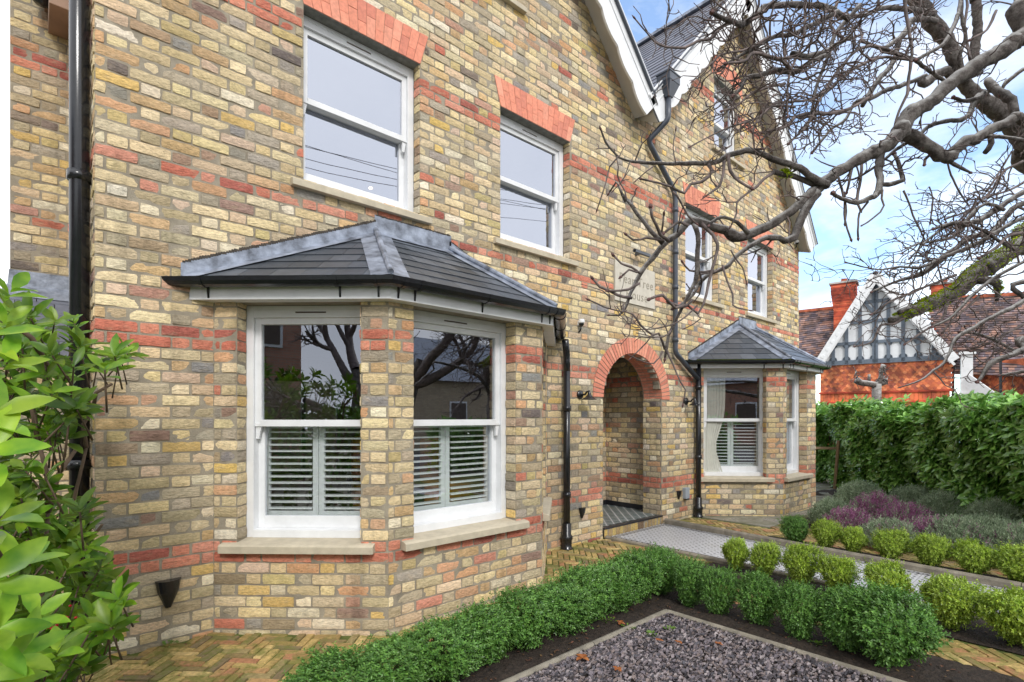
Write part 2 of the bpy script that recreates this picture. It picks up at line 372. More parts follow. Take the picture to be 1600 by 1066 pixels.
def courses(mb, P, ranges, z0, z1, phase=0.0, colfn=None, lo=False, L=0.221, H=0.105, J=0.010, reds=DOUBLE, m=0):
    "Flemish bond between z0 and z1; ranges(z) -> list of (u0, u1)"
    k0 = int(math.ceil((z0-Z0)/CH-0.35)); k1 = int((z1-Z0)/CH+0.6)
    for k in range(k0, k1+1):
        zt = Z0+k*CH-0.005; zb = zt-CH+J
        if zb < z0-0.04: zb = z0
        if zt > z1: zt = z1
        if zt-zb < 0.02: continue
        zm = (zt+zb)/2
        for (a, b) in ranges(zm):
            if b-a < 0.02: continue
            per = L+H+2*J; u = a - ((a - phase + (k % 2)*per/2 + random.uniform(-.004, .004)) % per)
            while u < b:
                for ln in (L, H):
                    s_, e = max(u, a), min(u+ln+random.uniform(-.006, .004), b)
                    if e-s_ > 0.03:
                        r_ = k in reds
                        cc = red() if (r_ and random.random() < .93) else stock()
                        if not r_ and random.random() < .012: cc = red()
                        if colfn: cc = colfn(cc, s_, zm)
                        bz = random.uniform(-.002, .002)
                        brick(mb, P, s_, e, zb+bz, zt+bz, cc, m, lo)
                    u += ln+J
def sub(rs, a, b):
    o = []
    for (x, y) in rs:
        if b <= x or a >= y: o.append((x, y)); continue
        if a > x: o.append((x, a))
        if b < y: o.append((b, y))
    return o
def mortar_plane(mb, P, us, zs, solid, m=1, back=-0.10, reveal=True, rm=1):
    "grid of cells at depth 0, with reveal faces where solid meets an opening"
    nu, nz = len(us)-1, len(zs)-1
    S = [[solid((us[i]+us[i+1])/2, (zs[k]+zs[k+1])/2) for k in range(nz)] for i in range(nu)]
    for i in range(nu):
        for k in range(nz):
            if S[i][k]:
                mb.quad(P(us[i], zs[k], 0), P(us[i+1], zs[k], 0), P(us[i+1], zs[k+1], 0), P(us[i], zs[k+1], 0), m, (1,1,1))
                mb.quad(P(us[i], zs[k], back), P(us[i+1], zs[k], back), P(us[i+1], zs[k+1], back), P(us[i], zs[k+1], back), m, (1,1,1))
            if reveal:
                if i+1 < nu and S[i][k] != S[i+1][k]:
                    mb.quad(P(us[i+1], zs[k], 0), P(us[i+1], zs[k+1], 0), P(us[i+1], zs[k+1], back), P(us[i+1], zs[k], back), rm, (1,1,1))
                if k+1 < nz and S[i][k] != S[i][k+1]:
                    mb.quad(P(us[i], zs[k+1], 0), P(us[i+1], zs[k+1], 0), P(us[i+1], zs[k+1], back), P(us[i], zs[k+1], back), rm, (1,1,1))

# openings of the front wall: x0, x1, sill z, lintel z
UPW = [(1.556, 2.603, 3.33, 4.69), (3.564, 4.630, 3.33, 4.69), (7.192, 8.205, 3.33, 4.69), (9.275, 10.33, 3.33, 4.66)]
ATW = [(2.75, 3.80, 5.86, 7.3), (8.068, 8.98, 5.82, 6.95)]
BAY = [(0.935, 4.24, -1, 2.44), (7.45, 10.60, -1, 2.44)]
PORCH = (5.242, 6.550, 1.745)
PXC, PA, PR = 5.896, 0.654, 0.60
def arch_z(x, a, r): q = 1-((x-PXC)/a)**2; return PORCH[2]+r*math.sqrt(q) if q > 0 else PORCH[2]
PLQ = (5.475, 6.368, 2.985, 3.50)
HX0, HX1 = 0.284, 11.62
def roofz(x):
    z1 = 5.455 - (x-5.908)*1.0 if x > 2.6 else 8.76 - (2.6-x)
    z2 = min(5.45+1.08*(x-5.95), 7.888-1.19*(x-9.143))
    return max(z1, z2) if x < 11.62 else 4.9
def front_rng(z):
    rs = [(HX0, HX1)]
    for (a, b, c, d) in UPW+ATW:
        if c < z < d: rs = sub(rs, a, b)
    for (a, b, c, d) in UPW:                 # gauged flat arches
        if d < z < d+0.285: e = (z-d)*0.30; rs = sub(rs, a-e-.006, b+e+.006)
    for (a, b, c, d) in BAY:
        if z < d: rs = sub(rs, a, b)
    a, b, c, d = PLQ
    if c-.02 < z < d+.02: rs = sub(rs, a-.02, b+.02)
    if z < PORCH[2]: rs = sub(rs, PORCH[0], PORCH[1])
    elif z < PORCH[2]+0.79:
        e = 0.855*math.sqrt(max(0, 1-((z-PORCH[2])/0.79)**2)); rs = sub(rs, PXC-e, PXC+e)
    a, b, c, d = ATW[1]
    if d < z < d+0.3: e = (z-d)*0.1; rs = sub(rs, a-.1+e, b+.1-e)
    if z > 4.9:                                # clip under the verges
        lo_, hi = None, None; x = HX0; seg = []; cur = None
        while x <= HX1+1e-6:
            ok = roofz(x) > z
            if ok and cur is None: cur = x
            if not ok and cur is not None: seg.append((cur, x)); cur = None
            x += 0.02
        if cur is not None: seg.append((cur, HX1))
        o = []
        for (p, q) in seg:
            for (r_, s_) in rs:
                if min(q, s_)-max(p, r_) > 0.03: o.append((max(p, r_), min(q, s_)))
        rs = o
    return rs

house = empty('brick_house', (HX0, 0, 0))
tag(house, 'yellow stock brick house with red brick bands, two slate roofed bays and an arched porch', 'house')
def part(mb, name, mats, **k):
    "build a part whose vertices are in world space, parented to the house"
    o = mb.build(name, mats, None, **k); o.parent = house
    o.matrix_parent_inverse = Matrix.Translation(house.location).inverted(); return o

PF = plane_fn((0, 0, 0), (1, 0, 0), (0, -1, 0))
mb = MB()
courses(mb, PF, lambda z: [r for r in front_rng(z)], 0.0, 9.0, phase=HX0)
xs = sorted(set([HX0, HX1, 2.0] + [q for a in UPW+ATW for q in a[:2]] + [q for a in BAY for q in a[:2]] + [PORCH[0]+i*0.0654 for i in range(21)] + [HX0+i*0.27 for i in range(1, 42)] + [PORCH[1]]))
xs = [x for i, x in enumerate(xs) if i == 0 or x-xs[i-1] > 1e-4]
def zcol(x0, x1): pass
zs = sorted(set([0, 2.44, 1.745] + [q for a in UPW+ATW for q in a[2:]] + [PORCH[2]+PR*i/8 for i in range(9)] + [4.9+i*0.12 for i in range(0, 34)]))
def solid(x, z):
    for (a, b, c, d) in UPW+ATW+BAY:
        if a < x < b and c < z < d: return False
    if PORCH[0] < x < PORCH[1] and z < arch_z(x, PA, PR): return False
    return z < roofz(x)+0.10
mortar_plane(mb, PF, xs, zs, solid)
mb2 = MB()
part(mb, 'front_wall', [M['brick'], M['mortar']], smooth=False)

# right-hand reveals of the upper windows (seen from the left) and side faces of the house
mb = MB()
for (a, b, c, d) in UPW+ATW:
    P = plane_fn((b-.004, 0, 0), (0, 1, 0), (-1, 0, 0))
    courses(mb, P, lambda z: [(0.004, 0.098)], c, d, phase=0.0, L=0.094, H=0.094)
P = plane_fn((HX0, 0, 0), (0, 1, 0), (-1, 0, 0))
courses(mb, P, lambda z: [(0.0, 1.9)], 0.0, 6.3, phase=0.1)
mb.quad((HX0, 0, 0), (HX0, 2, 0), (HX0, 2, 6.4), (HX0, 0, 6.4), 1)
mb.quad((HX1, 0, 0), (HX1, 9, 0), (HX1, 9, 5.1), (HX1, 0, 5.1), 1)
P = plane_fn((HX1, 0, 0), (0, 1, 0), (1, 0, 0))
part(mb, 'side_wall', [M['brick'], M['mortar']])
# back and top closing walls so no sky shows through the rooms
mb = MB()
mb.box(HX0, 8.9, 0, HX1, 9.0, 5.2)
part(mb, 'back_wall', M['mortar'])

# gauged flat arches above the upper windows and over the gable window
def flat_arch(x0, x1, z0, h, lean=0.30, n=14, camber=0.0):
    mb = MB(); xc = (x0+x1)/2
    for i in range(n):
        a0 = x0+(x1-x0)*i/n+.002; a1 = x0+(x1-x0)*(i+1)/n-.002
        def top(x): return x+(x-xc)/((x1-x0)/2)*lean*h
        cuts = [0, 0.62, 1] if i % 2 else [0, 0.36, 1]
        for j in range(2):
            t0, t1 = cuts[j]+.008, cuts[j+1]-.004
            def pt(x, t, y):
                xx = x+(top(x)-x)*t; cz = camber*(1-((x-xc)/((x1-x0)/2))**2)
                return (xx, y, z0+h*t+cz)
            y = -0.009+random.uniform(-.0015, .0015); c = red()
            c = tuple(.5*q+.5*e for q, e in zip(c, lin(214,142,118)))
            v = [pt(a0,t0,y), pt(a1,t0,y), pt(a1,t1,y), pt(a0,t1,y), pt(a0,t0,.09), pt(a1,t0,.09), pt(a1,t1,.09), pt(a0,t1,.09)]
            mb.add(v, [(0,1,2,3),(0,4,5,1),(1,5,6,2),(2,6,7,3),(3,7,4,0)], 0, c)
    v = [(x0, -.003, z0+.004), (x1, -.003, z0+.004), (x1+lean*h, -.003, z0+h), (x0-lean*h, -.003, z0+h)]
    mb.add(v, [(0,1,2,3)], 1, (1,1,1))
    return part(mb, 'window_arch', [M['redbrick'], M['mortar']])
for (a, b, c, d) in UPW: flat_arch(a, b, d, 0.285)
a, b, c, d = ATW[1]; flat_arch(a-.08, b+.08, d, 0.30, lean=-0.1, n=14, camber=.10)
# soffit lintels behind the arches
for (a, b, c, d) in UPW+ATW:
    mb = MB(); mb.box(a+.001, -.002, d-.004, b-.001, .099, d+.03); part(mb, 'lintel', M['lintel'])

# porch arch: two rings of red brick, three bricks deep
mb = MB(); n = 40
for i in range(n):
    t0 = math.pi*(i+.10)/n; t1 = math.pi*(i+.90)/n
    for (y0, y1) in ((-.012, .085), (.09, .185), (.19, .285)):
        c = tuple(.5*q+.5*e for q, e in zip(red(), lin(214,142,118)))
        def pt(t, o, y):
            a = PA+o*0.2; r = PR-.004+o*0.2
            return (PXC-math.cos(t)*a, y, PORCH[2]+math.sin(t)*r)
        v = [pt(t0,0,y0), pt(t1,0,y0), pt(t1,1,y0), pt(t0,1,y0), pt(t0,0,y1), pt(t1,0,y1), pt(t1,1,y1), pt(t0,1,y1)]
        mb.add(v, [(0,3,2,1),(0,1,5,4),(1,2,6,5),(2,3,7,6),(3,0,4,7),(4,5,6,7)], 0, c)
    q0 = math.pi*i/n; q1 = math.pi*(i+1)/n
    f = lambda t, e, y: (PXC-math.cos(t)*(PA+e), y, PORCH[2]+math.sin(t)*(PR+e))
    mb.quad(f(q0,.004,-.006), f(q1,.004,-.006), f(q1,.197,-.006), f(q0,.197,-.006), 1, (1,1,1))
    mb.quad(f(q0,.002,-.006), f(q1,.002,-.006), f(q1,.002,.30), f(q0,.002,.30), 1, (1,1,1))
part(mb, 'porch_arch', [M['redbrick'], M['mortar']])

# porch interior
mb = MB()
for X, sgn in ((PORCH[1]-.002, -1), (PORCH[0]+.002, 1)):
    P = plane_fn((X, 0, 0), (0, 1, 0), (sgn, 0, 0))
    courses(mb, P, lambda z: [(0.004, 0.30)], 0.0, PORCH[2]+.02, phase=0.02)
    mb.quad((X, 0, 0), (X, .3, 0), (X, .3, 1.76), (X, 0, 1.76), 1)
dark = lambda c, u, z: c
PXR, PYB = 6.72, 1.10
P = plane_fn((PXR, 0, 0), (0, 1, 0), (-1, 0, 0)); courses(mb, P, lambda z: [(0.30, PYB)], 0.13, 2.7, phase=0.3)
mb.quad((PXR, .29, 0), (PXR, PYB, 0), (PXR, PYB, 2.8), (PXR, .29, 2.8), 1)
P = plane_fn((0, PYB, 0), (1, 0, 0), (0, -1, 0)); courses(mb, P, lambda z: [(6.15, PXR)], 0.13, 2.7, phase=0.3)
mb.quad((6.15, PYB, 0), (PXR, PYB, 0), (PXR, PYB, 2.8), (6.15, PYB, 2.8), 1)
mb.quad((5.08, .3, 0), (5.08, PYB, 0), (5.08, PYB, 2.8), (5.08, .3, 2.8), 1)
mb.quad((PORCH[1], .30, 0), (PXR, .30, 0), (PXR, .30, 2.8), (PORCH[1], .30, 2.8), 1)
mb.quad((5.08, .30, 0), (PORCH[0], .30, 0), (PORCH[0], .30, 2.8), (5.08, .30, 2.8), 1)
part(mb, 'porch_wall', [M['brick'], M['mortar']])
mb = MB(); mb.box(5.0, .28, 2.62, 6.8, 1.2, 2.66); part(mb, 'porch_ceiling', M['soffit'])
mb = MB(); mb.box(5.1, PYB-.02, .13, 6.13, PYB+.04, 2.3); mb.box(5.25, PYB-.035, .35, 5.95, PYB-.02, 1.1); mb.box(5.25, PYB-.035, 1.25, 5.95, PYB-.02, 2.1)
part(mb, 'front_door', M['hopper'], bevel=.004)
mb = MB()                                        # brick riser of the step
P = plane_fn((0, -.02, 0), (1, 0, 0), (0, -1, 0))
u = PORCH[0]+.005
while u < PORCH[1]-.03:
    brick(mb, P, u, min(u+.070, PORCH[1]), .004, .108, random.choice([lin(190,165,105), lin(165,140,100), lin(140,120,95), lin(200,170,100), lin(120,100,80)]), 0); u += .079
mb.quad((PORCH[0], -.02, 0), (PORCH[1], -.02, 0), (PORCH[1], -.02, .11), (PORCH[0], -.02, .11), 1)
mb.box(PORCH[0]+.003, -.028, .11, PORCH[1]-.003, .02, .128, 2)
part(mb, 'door_step', [M['brick'], M['mortar'], M['blacktile']])
mb = MB(); mb.box(5.08, .02, .05, PXR, PYB, .126); part(mb, 'porch_floor', M['porchtile'])
mb = MB(); mb.box(PXR-.35, PYB-.012, .127, PXR-.001, PYB-.001, .20); mb.box(PXR-.014, .31, .127, PXR-.002, PYB-.012, .20)
mb.box(PORCH[0]+.06, .03, .1265, PORCH[1]-.06, .05, .1285)
part(mb, 'porch_skirting', M['blacktile'])
mb = MB(); mb.box(6.40, PYB-.03, 1.27, 6.46, PYB-.002, 1.42); part(mb, 'door_bell', M['black'], bevel=.003)

# carved name stone
mb = MB()
a, b, c, d = PLQ
mb.box(a, -.014, c, b, .02, d)
pl = part(mb, 'name_stone', M['plaque'], bevel=.004)
def letters(txt, x, z, size, y=-.0152, spacing=1.25):
    cu = bpy.data.curves.new('carved_text', 'FONT'); cu.body = txt; cu.size = size; cu.extrude = .0012; cu.space_character = spacing; cu.align_x = 'LEFT'; cu.resolution_u = 3
    o = bpy.data.objects.new('carved_text', cu); COL.objects.link(o); bpy.context.view_layer.update()
    dg = bpy.context.evaluated_depsgraph_get(); me = bpy.data.meshes.new_from_object(o.evaluated_get(dg)); bpy.data.objects.remove(o)
    me.materials.clear(); me.materials.append(M['carved'])
    o = bpy.data.objects.new('carved_lettering', me); COL.objects.link(o)
    o.parent = pl
    o.location = (x, y, z); o.rotation_euler = (R(90), 0, 0); return o
M['carved'] = simple('carved_recess', (0.32, 0.29, 0.23), 0.95, 0.2)

# ------------------------------------------------------------------ windows
def sash_window(x0, x1, z0, z1, rail, frame_y=0.10, T=None, gl='glassup', shutters=False, sill=None, horns=True, so=None):
    """box sash: T maps (u, d, z) -> world; u across, d depth into the wall"""
    T = T or (lambda u, d, z: (u, d, z))
    def bx(mb, u0, d0, a, u1, d1, b, m=0):
        v = [T(u0,d0,a),T(u1,d0,a),T(u1,d1,a),T(u0,d1,a),T(u0,d0,b),T(u1,d0,b),T(u1,d1,b),T(u0,d1,b)]
        mb.add(v, [(0,3,2,1),(4,5,6,7),(0,1,5,4),(1,2,6,5),(2,3,7,6),(3,0,4,7)], m)
    y = frame_y; fw = 0.062; s = 0.046
    mb = MB()
    bx(mb, x0, y, z0, x0+fw, y+.13, z1); bx(mb, x1-fw, y, z0, x1, y+.13, z1)
    bx(mb, x0+fw, y, z1-fw*1.35, x1-fw, y+.13, z1); bx(mb, x0+fw, y-.012, z0, x1-fw, y+.13, z0+.055)
    bx(mb, x0+fw, y-.004, z1-fw*.5-.004, x1-fw, y, z1-fw*.5)
    wdo = part(mb, 'window', M['white'], bevel=.003)
    def sp(mb, name, mats, **k):
        o = mb.build(name, mats, None, **k); o.parent = wdo; return o
    mb = MB(); cx_ = (x0+x1)/2; bx(mb, cx_-.11, y-.003, z1-fw*.86, cx_+.11, y+.002, z1-fw*.70); sp(mb, 'trickle_vent', M['roomdark'])
    # upper sash (outer track)
    mb = MB(); yu = y+.022; a, b, c, d = x0+fw, x1-fw, rail, z1-fw*1.35
    bx(mb, a, yu, c, a+s, yu+.045, d); bx(mb, b-s, yu, c, b, yu+.045, d); bx(mb, a+s, yu, d-s, b-s, yu+.045, d); bx(mb, a+s, yu-.008, c-.022, b-s, yu+.045, c+.026)
    bx(mb, a, yu-.008, c-.022, a+s, yu+.045, c); bx(mb, b-s, yu-.008, c-.022, b, yu+.045, c)
    if horns:
        for q in (a, b-s):
            for i in range(5): bx(mb, q+.004, yu+.002, c-.022-.018*(i+1), q+s-.004-(0.0035*i), yu+.038-(.006*i if i < 3 else .012), c-.022-.018*i)
    sp(mb, 'upper_sash', M['white'], bevel=.002)
    mb = MB(); mb.quad(T(a+s, yu+.02, c+.026), T(b-s, yu+.02, c+.026), T(b-s, yu+.02, d-s), T(a+s, yu+.02, d-s)); sp(mb, 'upper_pane', M[gl])
    # lower sash (inner track)
    mb = MB(); yl = y+.070; c2, d2 = z0+.055, rail+.02
    bx(mb, a, yl, c2, a+s, yl+.045, d2); bx(mb, b-s, yl, c2, b, yl+.045, d2); bx(mb, a+s, yl, c2, b-s, yl+.045, c2+.085); bx(mb, a+s, yl, d2-.04, b-s, yl+.045, d2)
    sp(mb, 'lower_sash', M['white'], bevel=.002)
    mb = MB(); mb.quad(T(a+s, yl+.02, c2+.085), T(b-s, yl+.02, c2+.085), T(b-s, yl+.02, d2-.04), T(a+s, yl+.02, d2-.04)); sp(mb, 'lower_pane', M[gl])
    if shutters:
        ys = yl+.075; mid = (a+b)/2
        for (p, q) in ((a+.005, mid-.002), (mid+.002, b-.005)):
            mb = MB(); f = .042; bt, tp = c2+.06, rail+.012
            bx(mb, p, ys, bt, p+f, ys+.028, tp); bx(mb, q-f, ys, bt, q, ys+.028, tp); bx(mb, p+f, ys, bt, q-f, ys+.028, bt+.05); bx(mb, p+f, ys, tp-.05, q-f, ys+.028, tp)
            sh = sp(mb, 'shutter', M['shutter'], bevel=.002)
            mb = MB(); nl = 13; h = (tp-bt-.10)/nl
            for i in range(nl):
                zc = bt+.05+h*(i+.5)
                v = [T(p+f, ys-.016, zc), T(q-f, ys-.016, zc), T(q-f, ys+.036, zc+.003), T(p+f, ys+.036, zc+.003)]
                v2 = [T(p+f, ys-.016, zc-.010), T(q-f, ys-.016, zc-.010), T(q-f, ys+.036, zc-.007), T(p+f, ys+.036, zc-.007)]
                mb.add(v+v2, [(0,1,2,3),(4,7,6,5),(0,4,5,1),(3,2,6,7)], 0)
            sp(mb, 'shutter_louvres', M['shutter'])
    if sill:
        mb = MB(); o, pj, h = sill; xa, xb = so or (x0, x1)
        mb.prism([T(xa-o, -pj, z0-.072), T(xa-o, -pj, z0-.022), T(xa-o, -pj+.02, z0-.012), T(xa-o, .004, z0-.006), T(xa-o, .004, z0-.072)], Vector(T(xb+o, 0, 0))-Vector(T(xa-o, 0, 0)))
        mb.prism([T(xa+.002, .0, z0-.072), T(xa+.002, .0, z0-.0055), T(xa+.002, y+.01, z0+.001), T(xa+.002, y+.01, z0-.072)], Vector(T(xb-.002, 0, 0))-Vector(T(xa+.002, 0, 0)))
        sp(mb, 'sill', M['stone'], bevel=.003)
    return wdo
for i, (a, b, c, d) in enumerate(UPW):
    sash_window(a-.03, b-.004, c, d-.004, (c+d)/2+.015, sill=(.10, .055, .07), so=(a, b))
for (a, b, c, d) in ATW: sash_window(a+.004, b-.004, c, d-.004, (c+d)/2-.05, sill=(.10, .055, .07))

# ------------------------------------------------------------------ bays
def bay(pts, zsill, zhead, cant, front, right, roofpts, eave, zt=2.44):
    """pts: wall joint L, front corner L, front corner R, wall joint R"""
    pts = [Vector((x, y, 0)) for x, y in pts]
    spans = [cant, front, right]
    for i in range(3):
        A, B = pts[i], pts[i+1]; U = (B-A); Ln = U.length; U.normalize(); Nn = Vector((U.y, -U.x, 0))
        P = plane_fn(A, U, Nn); (s0, s1) = spans[i]
        mb = MB()
        def rng(z, Ln=Ln, s0=s0, s1=s1):
            rs = [(0.0 if i else 0.004, Ln)]
            if zsill-.075 < z < zhead: rs = sub(rs, s0, s1)
            return rs
        courses(mb, P, rng, 0.0, zhead, phase=0.05*i, lo=(pts[0].x > 5))
        mortar_plane(mb, P, [0, s0, s1, Ln], [0, zsill-.07, zhead, zhead+.16], lambda u, z: not (s0 < u < s1 and zsill-.07 < z < zhead), back=-0.125)
        # brick return on the far side of each opening
        P2 = plane_fn(A+U*(s1-.003), -Nn, -U); courses(mb, P2, lambda z: [(.003, .122)], zsill, zhead, L=.119, H=.119)
        P3 = plane_fn(A+U*(s0+.001), -Nn, U); courses(mb, P3, lambda z: [(.003, .122)], zsill, zhead, L=.119, H=.119)
        part(mb, 'bay_wall', [M['brick'], M['mortar']])
        T = (lambda A, U, Nn: (lambda u, d, z: tuple(A+U*u-Nn*d+Vector((0, 0, z)))))(A, U, Nn)
        sash_window(s0-(.012, .075, .03)[i], s1+(.075, .012, .03)[i], zsill, zhead-.002, 1.455, frame_y=.127, T=T, gl='glass', shutters=True, sill=(.10, .065, .07), so=(s0, s1))
    # fascia, soffit, gutter, roof
    off = 0.10
    def offset(poly, o):
        out_ = []
        n = len(poly); segs = []
        for i in range(3):
            U = (poly[i+1]-poly[i]).normalized(); Nn = Vector((U.y, -U.x, 0)); segs.append((poly[i]+Nn*o, U))
        # first and last meet the wall plane Y = 0
        def hit0(Pt, U): return Pt + U*(-Pt.y/U.y)
        out_.append(hit0(*segs[0]))
        for i in range(2):
            (p, u), (q, v) = segs[i], segs[i+1]
            dn = u.x*v.y-u.y*v.x; t = ((q.x-p.x)*v.y-(q.y-p.y)*v.x)/dn; out_.append(p+u*t)
        out_.append(hit0(*segs[2])); return out_
    e1 = offset(pts, off); e0 = offset(pts, .0); eg = offset(pts, off+.055)
    zf = zhead-.005
    mb = MB()
    for i in range(3):
        a, b, c, d = e1[i], e1[i+1], e0[i+1], e0[i]
        h = Vector((0, 0, 1))
        mb.add([tuple(a+h*zf), tuple(b+h*zf), tuple(c+h*zf), tuple(d+h*zf), tuple(a+h*(zf+.12)), tuple(b+h*(zf+.12)), tuple(c+h*(zf+.12)), tuple(d+h*(zf+.12))],
               [(0,1,2,3), (0,4,5,1), (4,7,6,5)], 0)
    part(mb, 'fascia', M['white'])
    # gutter: half-round profile swept along the eave
    zg = eave
    mb = MB(); prof = [(-.055, .0), (-.050, -.028), (-.034, -.050), (0, -.060), (.034, -.050), (.050, -.028), (.055, 0), (.049, 0), (.044, -.024), (.03, -.043), (0, -.052), (-.03, -.043), (-.044, -.024), (-.049, 0)]
    ring = []
    for i in range(4):
        a, b = e1[i], eg[i]; dr = (b-a)/.055
        ring.append([tuple(a+dr*(.057+x)+Vector((0, 0, zg+z))) for x, z in prof])
    n = len(prof); vs_ = [p for r_ in ring for p in r_]
    mb.add(vs_, [(i*n+j, i*n+(j+1) % n, (i+1)*n+(j+1) % n, (i+1)*n+j) for i in range(3) for j in range(n)] + [tuple(range(n)), tuple(3*n+j for j in range(n))], 0)
    # union collars and brackets
    for i in range(3):
        A, B = eg[i], eg[i+1]; U = (B-A).normalized(); Ln = (B-A).length; Nn = Vector((U.y, -U.x, 0))
        for t in ([.13, .75, .93] if i == 0 else [.05, .13, .50, .90, .96] if i == 1 else [.1, .5, .9]):
            c = A+U*(Ln*t)-Nn*(0.055-.057); wd = .012
            P2 = plane_fn(c, Nn, U)
            pr2 = [(q*1.09, z*1.09) for q, z in prof[:7]]
            v = [P2(q, zg+z, -wd) for q, z in pr2] + [P2(q, zg+z, wd) for q, z in pr2]
            mb.add(v, [(j, j+1, 8+j, 7+j) for j in range(6)] + [(j+1, j, 0) for j in range(1, 6)] + [(7+j, 8+j, 7) for j in range(1, 6)], 0)
            mb.bar(c-Nn*.05+Vector((0, 0, zg-.045)), c-Nn*.062+Vector((0, 0, zg-.12)), .014, .012, up=Nn)
    gut = part(mb, 'bay_gutter', M['black'], smooth=False)
    # roof: slates as individual pieces on three slopes
    (rl, rr, rz) = roofpts
    RL, RR = Vector((rl, 0, rz)), Vector((rr, 0, rz))
    ev = offset(pts, off+.03); ev = [Vector((p.x, p.y, eave+.012)) for p in ev]
    # end points run out beyond the wall joint, keep them on the wall
    mb = MB(); tri = [(ev[0], ev[1], RL, RL), (ev[1], ev[2], RR, RL), (ev[2], ev[3], RR, RR)]
    for q in tri: mb.add([tuple(Vector(p)-Vector((0, 0, .004))) for p in (q if q[2] != q[3] else q[:3])], [(0,1,2,3) if q[2] != q[3] else (0,1,2)], 1)
    for (a, b, c, d) in tri:
        nrow = 7; gr = .0
        for r_ in range(nrow):
            t0, t1 = r_/nrow, min(1, (r_+1.12)/nrow)
            L0, R0, L1, R1 = a.lerp(d, t0), b.lerp(c, t0), a.lerp(d, t1), b.lerp(c, t1)
            Ln = (R0-L0).length
            if Ln < .05: continue
            U = (R0-L0).normalized(); nrm = (b-a).cross(d-a if (d-a).length > 0 else c-a).normalized()
            if nrm.z < 0: nrm = -nrm
            Vd = nrm.cross(U); Vd = Vd if Vd.z > 0 else -Vd
            hgt = (L1-L0).dot(Vd)
            u = -0.09*(r_ % 2)-.04
            o0 = (L1-L0).dot(U); o1 = (R1-L0).dot(U)
            sw = .21
            while u < Ln:
                p0, p1 = max(u+.0015, 0), min(u+sw-.0015, Ln)
                if p1-p0 > .01:
                    q0, q1 = max(p0, o0 if o0 > 0 else 0) if p0 < o0 else p0, min(p1, o1)
                    def cl(x, h_):  # clip to hip edges at height fraction
                        return min(max(x, o0*h_), Ln+(o1-Ln)*h_)
                    hh = hgt
                    b0, b1, t0_, t1_ = cl(p0, 0), cl(p1, 0), cl(p0, 1), cl(p1, 1)
                    if (b1-b0)+(t1_-t0_) > .01:
                        dz = random.uniform(0, .0015); e = [(b0, 0, .010+dz), (b1, 0, .010+dz), (t1_, hh, .003), (t0_, hh, .003)]
                        v = [tuple(L0+U*x+Vd*y+nrm*z) for x, y, z in e]+[tuple(L0+U*x+Vd*y+nrm*(z-.0055)) for x, y, z in e]
                        k = random.uniform(.75, 1.25); base = random.choice([(.05,.06,.075), (.06,.07,.085), (.045,.054,.066), (.075,.085,.10)])
                        mb.add(v, [(0,1,2,3),(0,4,5,1),(1,5,6,2),(3,2,6,7),(3,7,4,0)], 0, tuple(q*k for q in base))
                u += sw
    rf = part(mb, 'bay_roof', [M['slate'], M['moss']])
    # lead: hips with a roll, side flashings and apron
    def strip(mb, a, b, nrm, w0, lift=.012, side=1):
        t = (b-a).normalized(); s_ = nrm.cross(t).normalized()*side
        v = [a+nrm*lift, b+nrm*lift, b+nrm*lift+s_*w0, a+nrm*lift+s_*w0]
        mb.add([tuple(p) for p in v], [(0,1,2,3)], 0)
    mb = MB(); nrms = []
    for (a, b, c, d) in tri:
        nn = (b-a).cross((d if d != a else c)-a).normalized(); nn = nn if nn.z > 0 else -nn; nrms.append(nn)
    for (lo_, hi_, i, j) in ((ev[1], RL, 0, 1), (ev[2], RR, 1, 2)):
        strip(mb, lo_, hi_, nrms[i], .13, .016, 1); strip(mb, lo_, hi_, nrms[j], .13, .016, -1)
        mb.tube([lo_+Vector((0, 0, .03)), lo_.lerp(hi_, .5)+Vector((0, 0, .036)), hi_+Vector((0, -.01, .036))], [.02, .022, .022], n=10, cap=True)
    strip(mb, ev[0], RL, nrms[0], .11, .018, -1); strip(mb, ev[3], RR, nrms[2], .11, .018, 1)
    strip(mb, RL, RR, nrms[1], .10, .018, -1)
    # upstands against the wall
    yw = -.013
    def up(a, b, h): 
        n_ = max(2, int((b-a).length/.25)); 
        for i in range(n_):
            p, q = a.lerp(b, i/n_), a.lerp(b, (i+1)/n_)
            y2 = yw-.001*(i % 2)
            hh = h+random.uniform(-.006, .006)
            mb.add([(p.x-.01, y2, p.z-.03), (q.x+.01, y2, q.z-.03), (q.x+.01, y2, q.z+hh), (p.x-.01, y2, p.z+hh), (p.x-.01, y2+.02, p.z+hh), (q.x+.01, y2+.02, q.z+hh)], [(0,1,2,3), (3,2,5,4)], 0)
    up(Vector((ev[0].x, 0, ev[0].z)), RL, .10); up(RR, Vector((ev[3].x, 0, ev[3].z)), .10); up(RL, RR, .15)
    o = mb.build('lead_flashing', M['lead'], None); o.parent = rf
    # ragged mortar pointing where the flashing is tucked into the brickwork
    for (a, b, h) in ((Vector((ev[0].x, 0, ev[0].z)), RL, .10), (RL, RR, .15), (RR, Vector((ev[3].x, 0, ev[3].z)), .10)):
        mb = MB(); n_ = int((b-a).length/.018)
        for i in range(n_):
            p, q = a.lerp(b, i/n_), a.lerp(b, (i+1)/n_)
            mb.box(p.x, -.014-random.uniform(0, .004), p.z+h+random.uniform(-.006, .0), q.x, 0, q.z+h+random.uniform(.003, .011), 0)
        o = mb.build('mortar_pointing', M['joint_dark'], None); o.parent = rf
    return eg
M['joint_dark'] = simple('rough_pointing', (0.06, 0.05, 0.04), 0.95, 0.5, 30)
g1 = bay([(.935, 0), (1.82, -.84), (3.32, -.84), (4.24, 0)], .64, 2.30, (.165, 1.03), (.20, 1.19), (.20, 1.05), (2.16, 2.93, 3.06), 2.425)
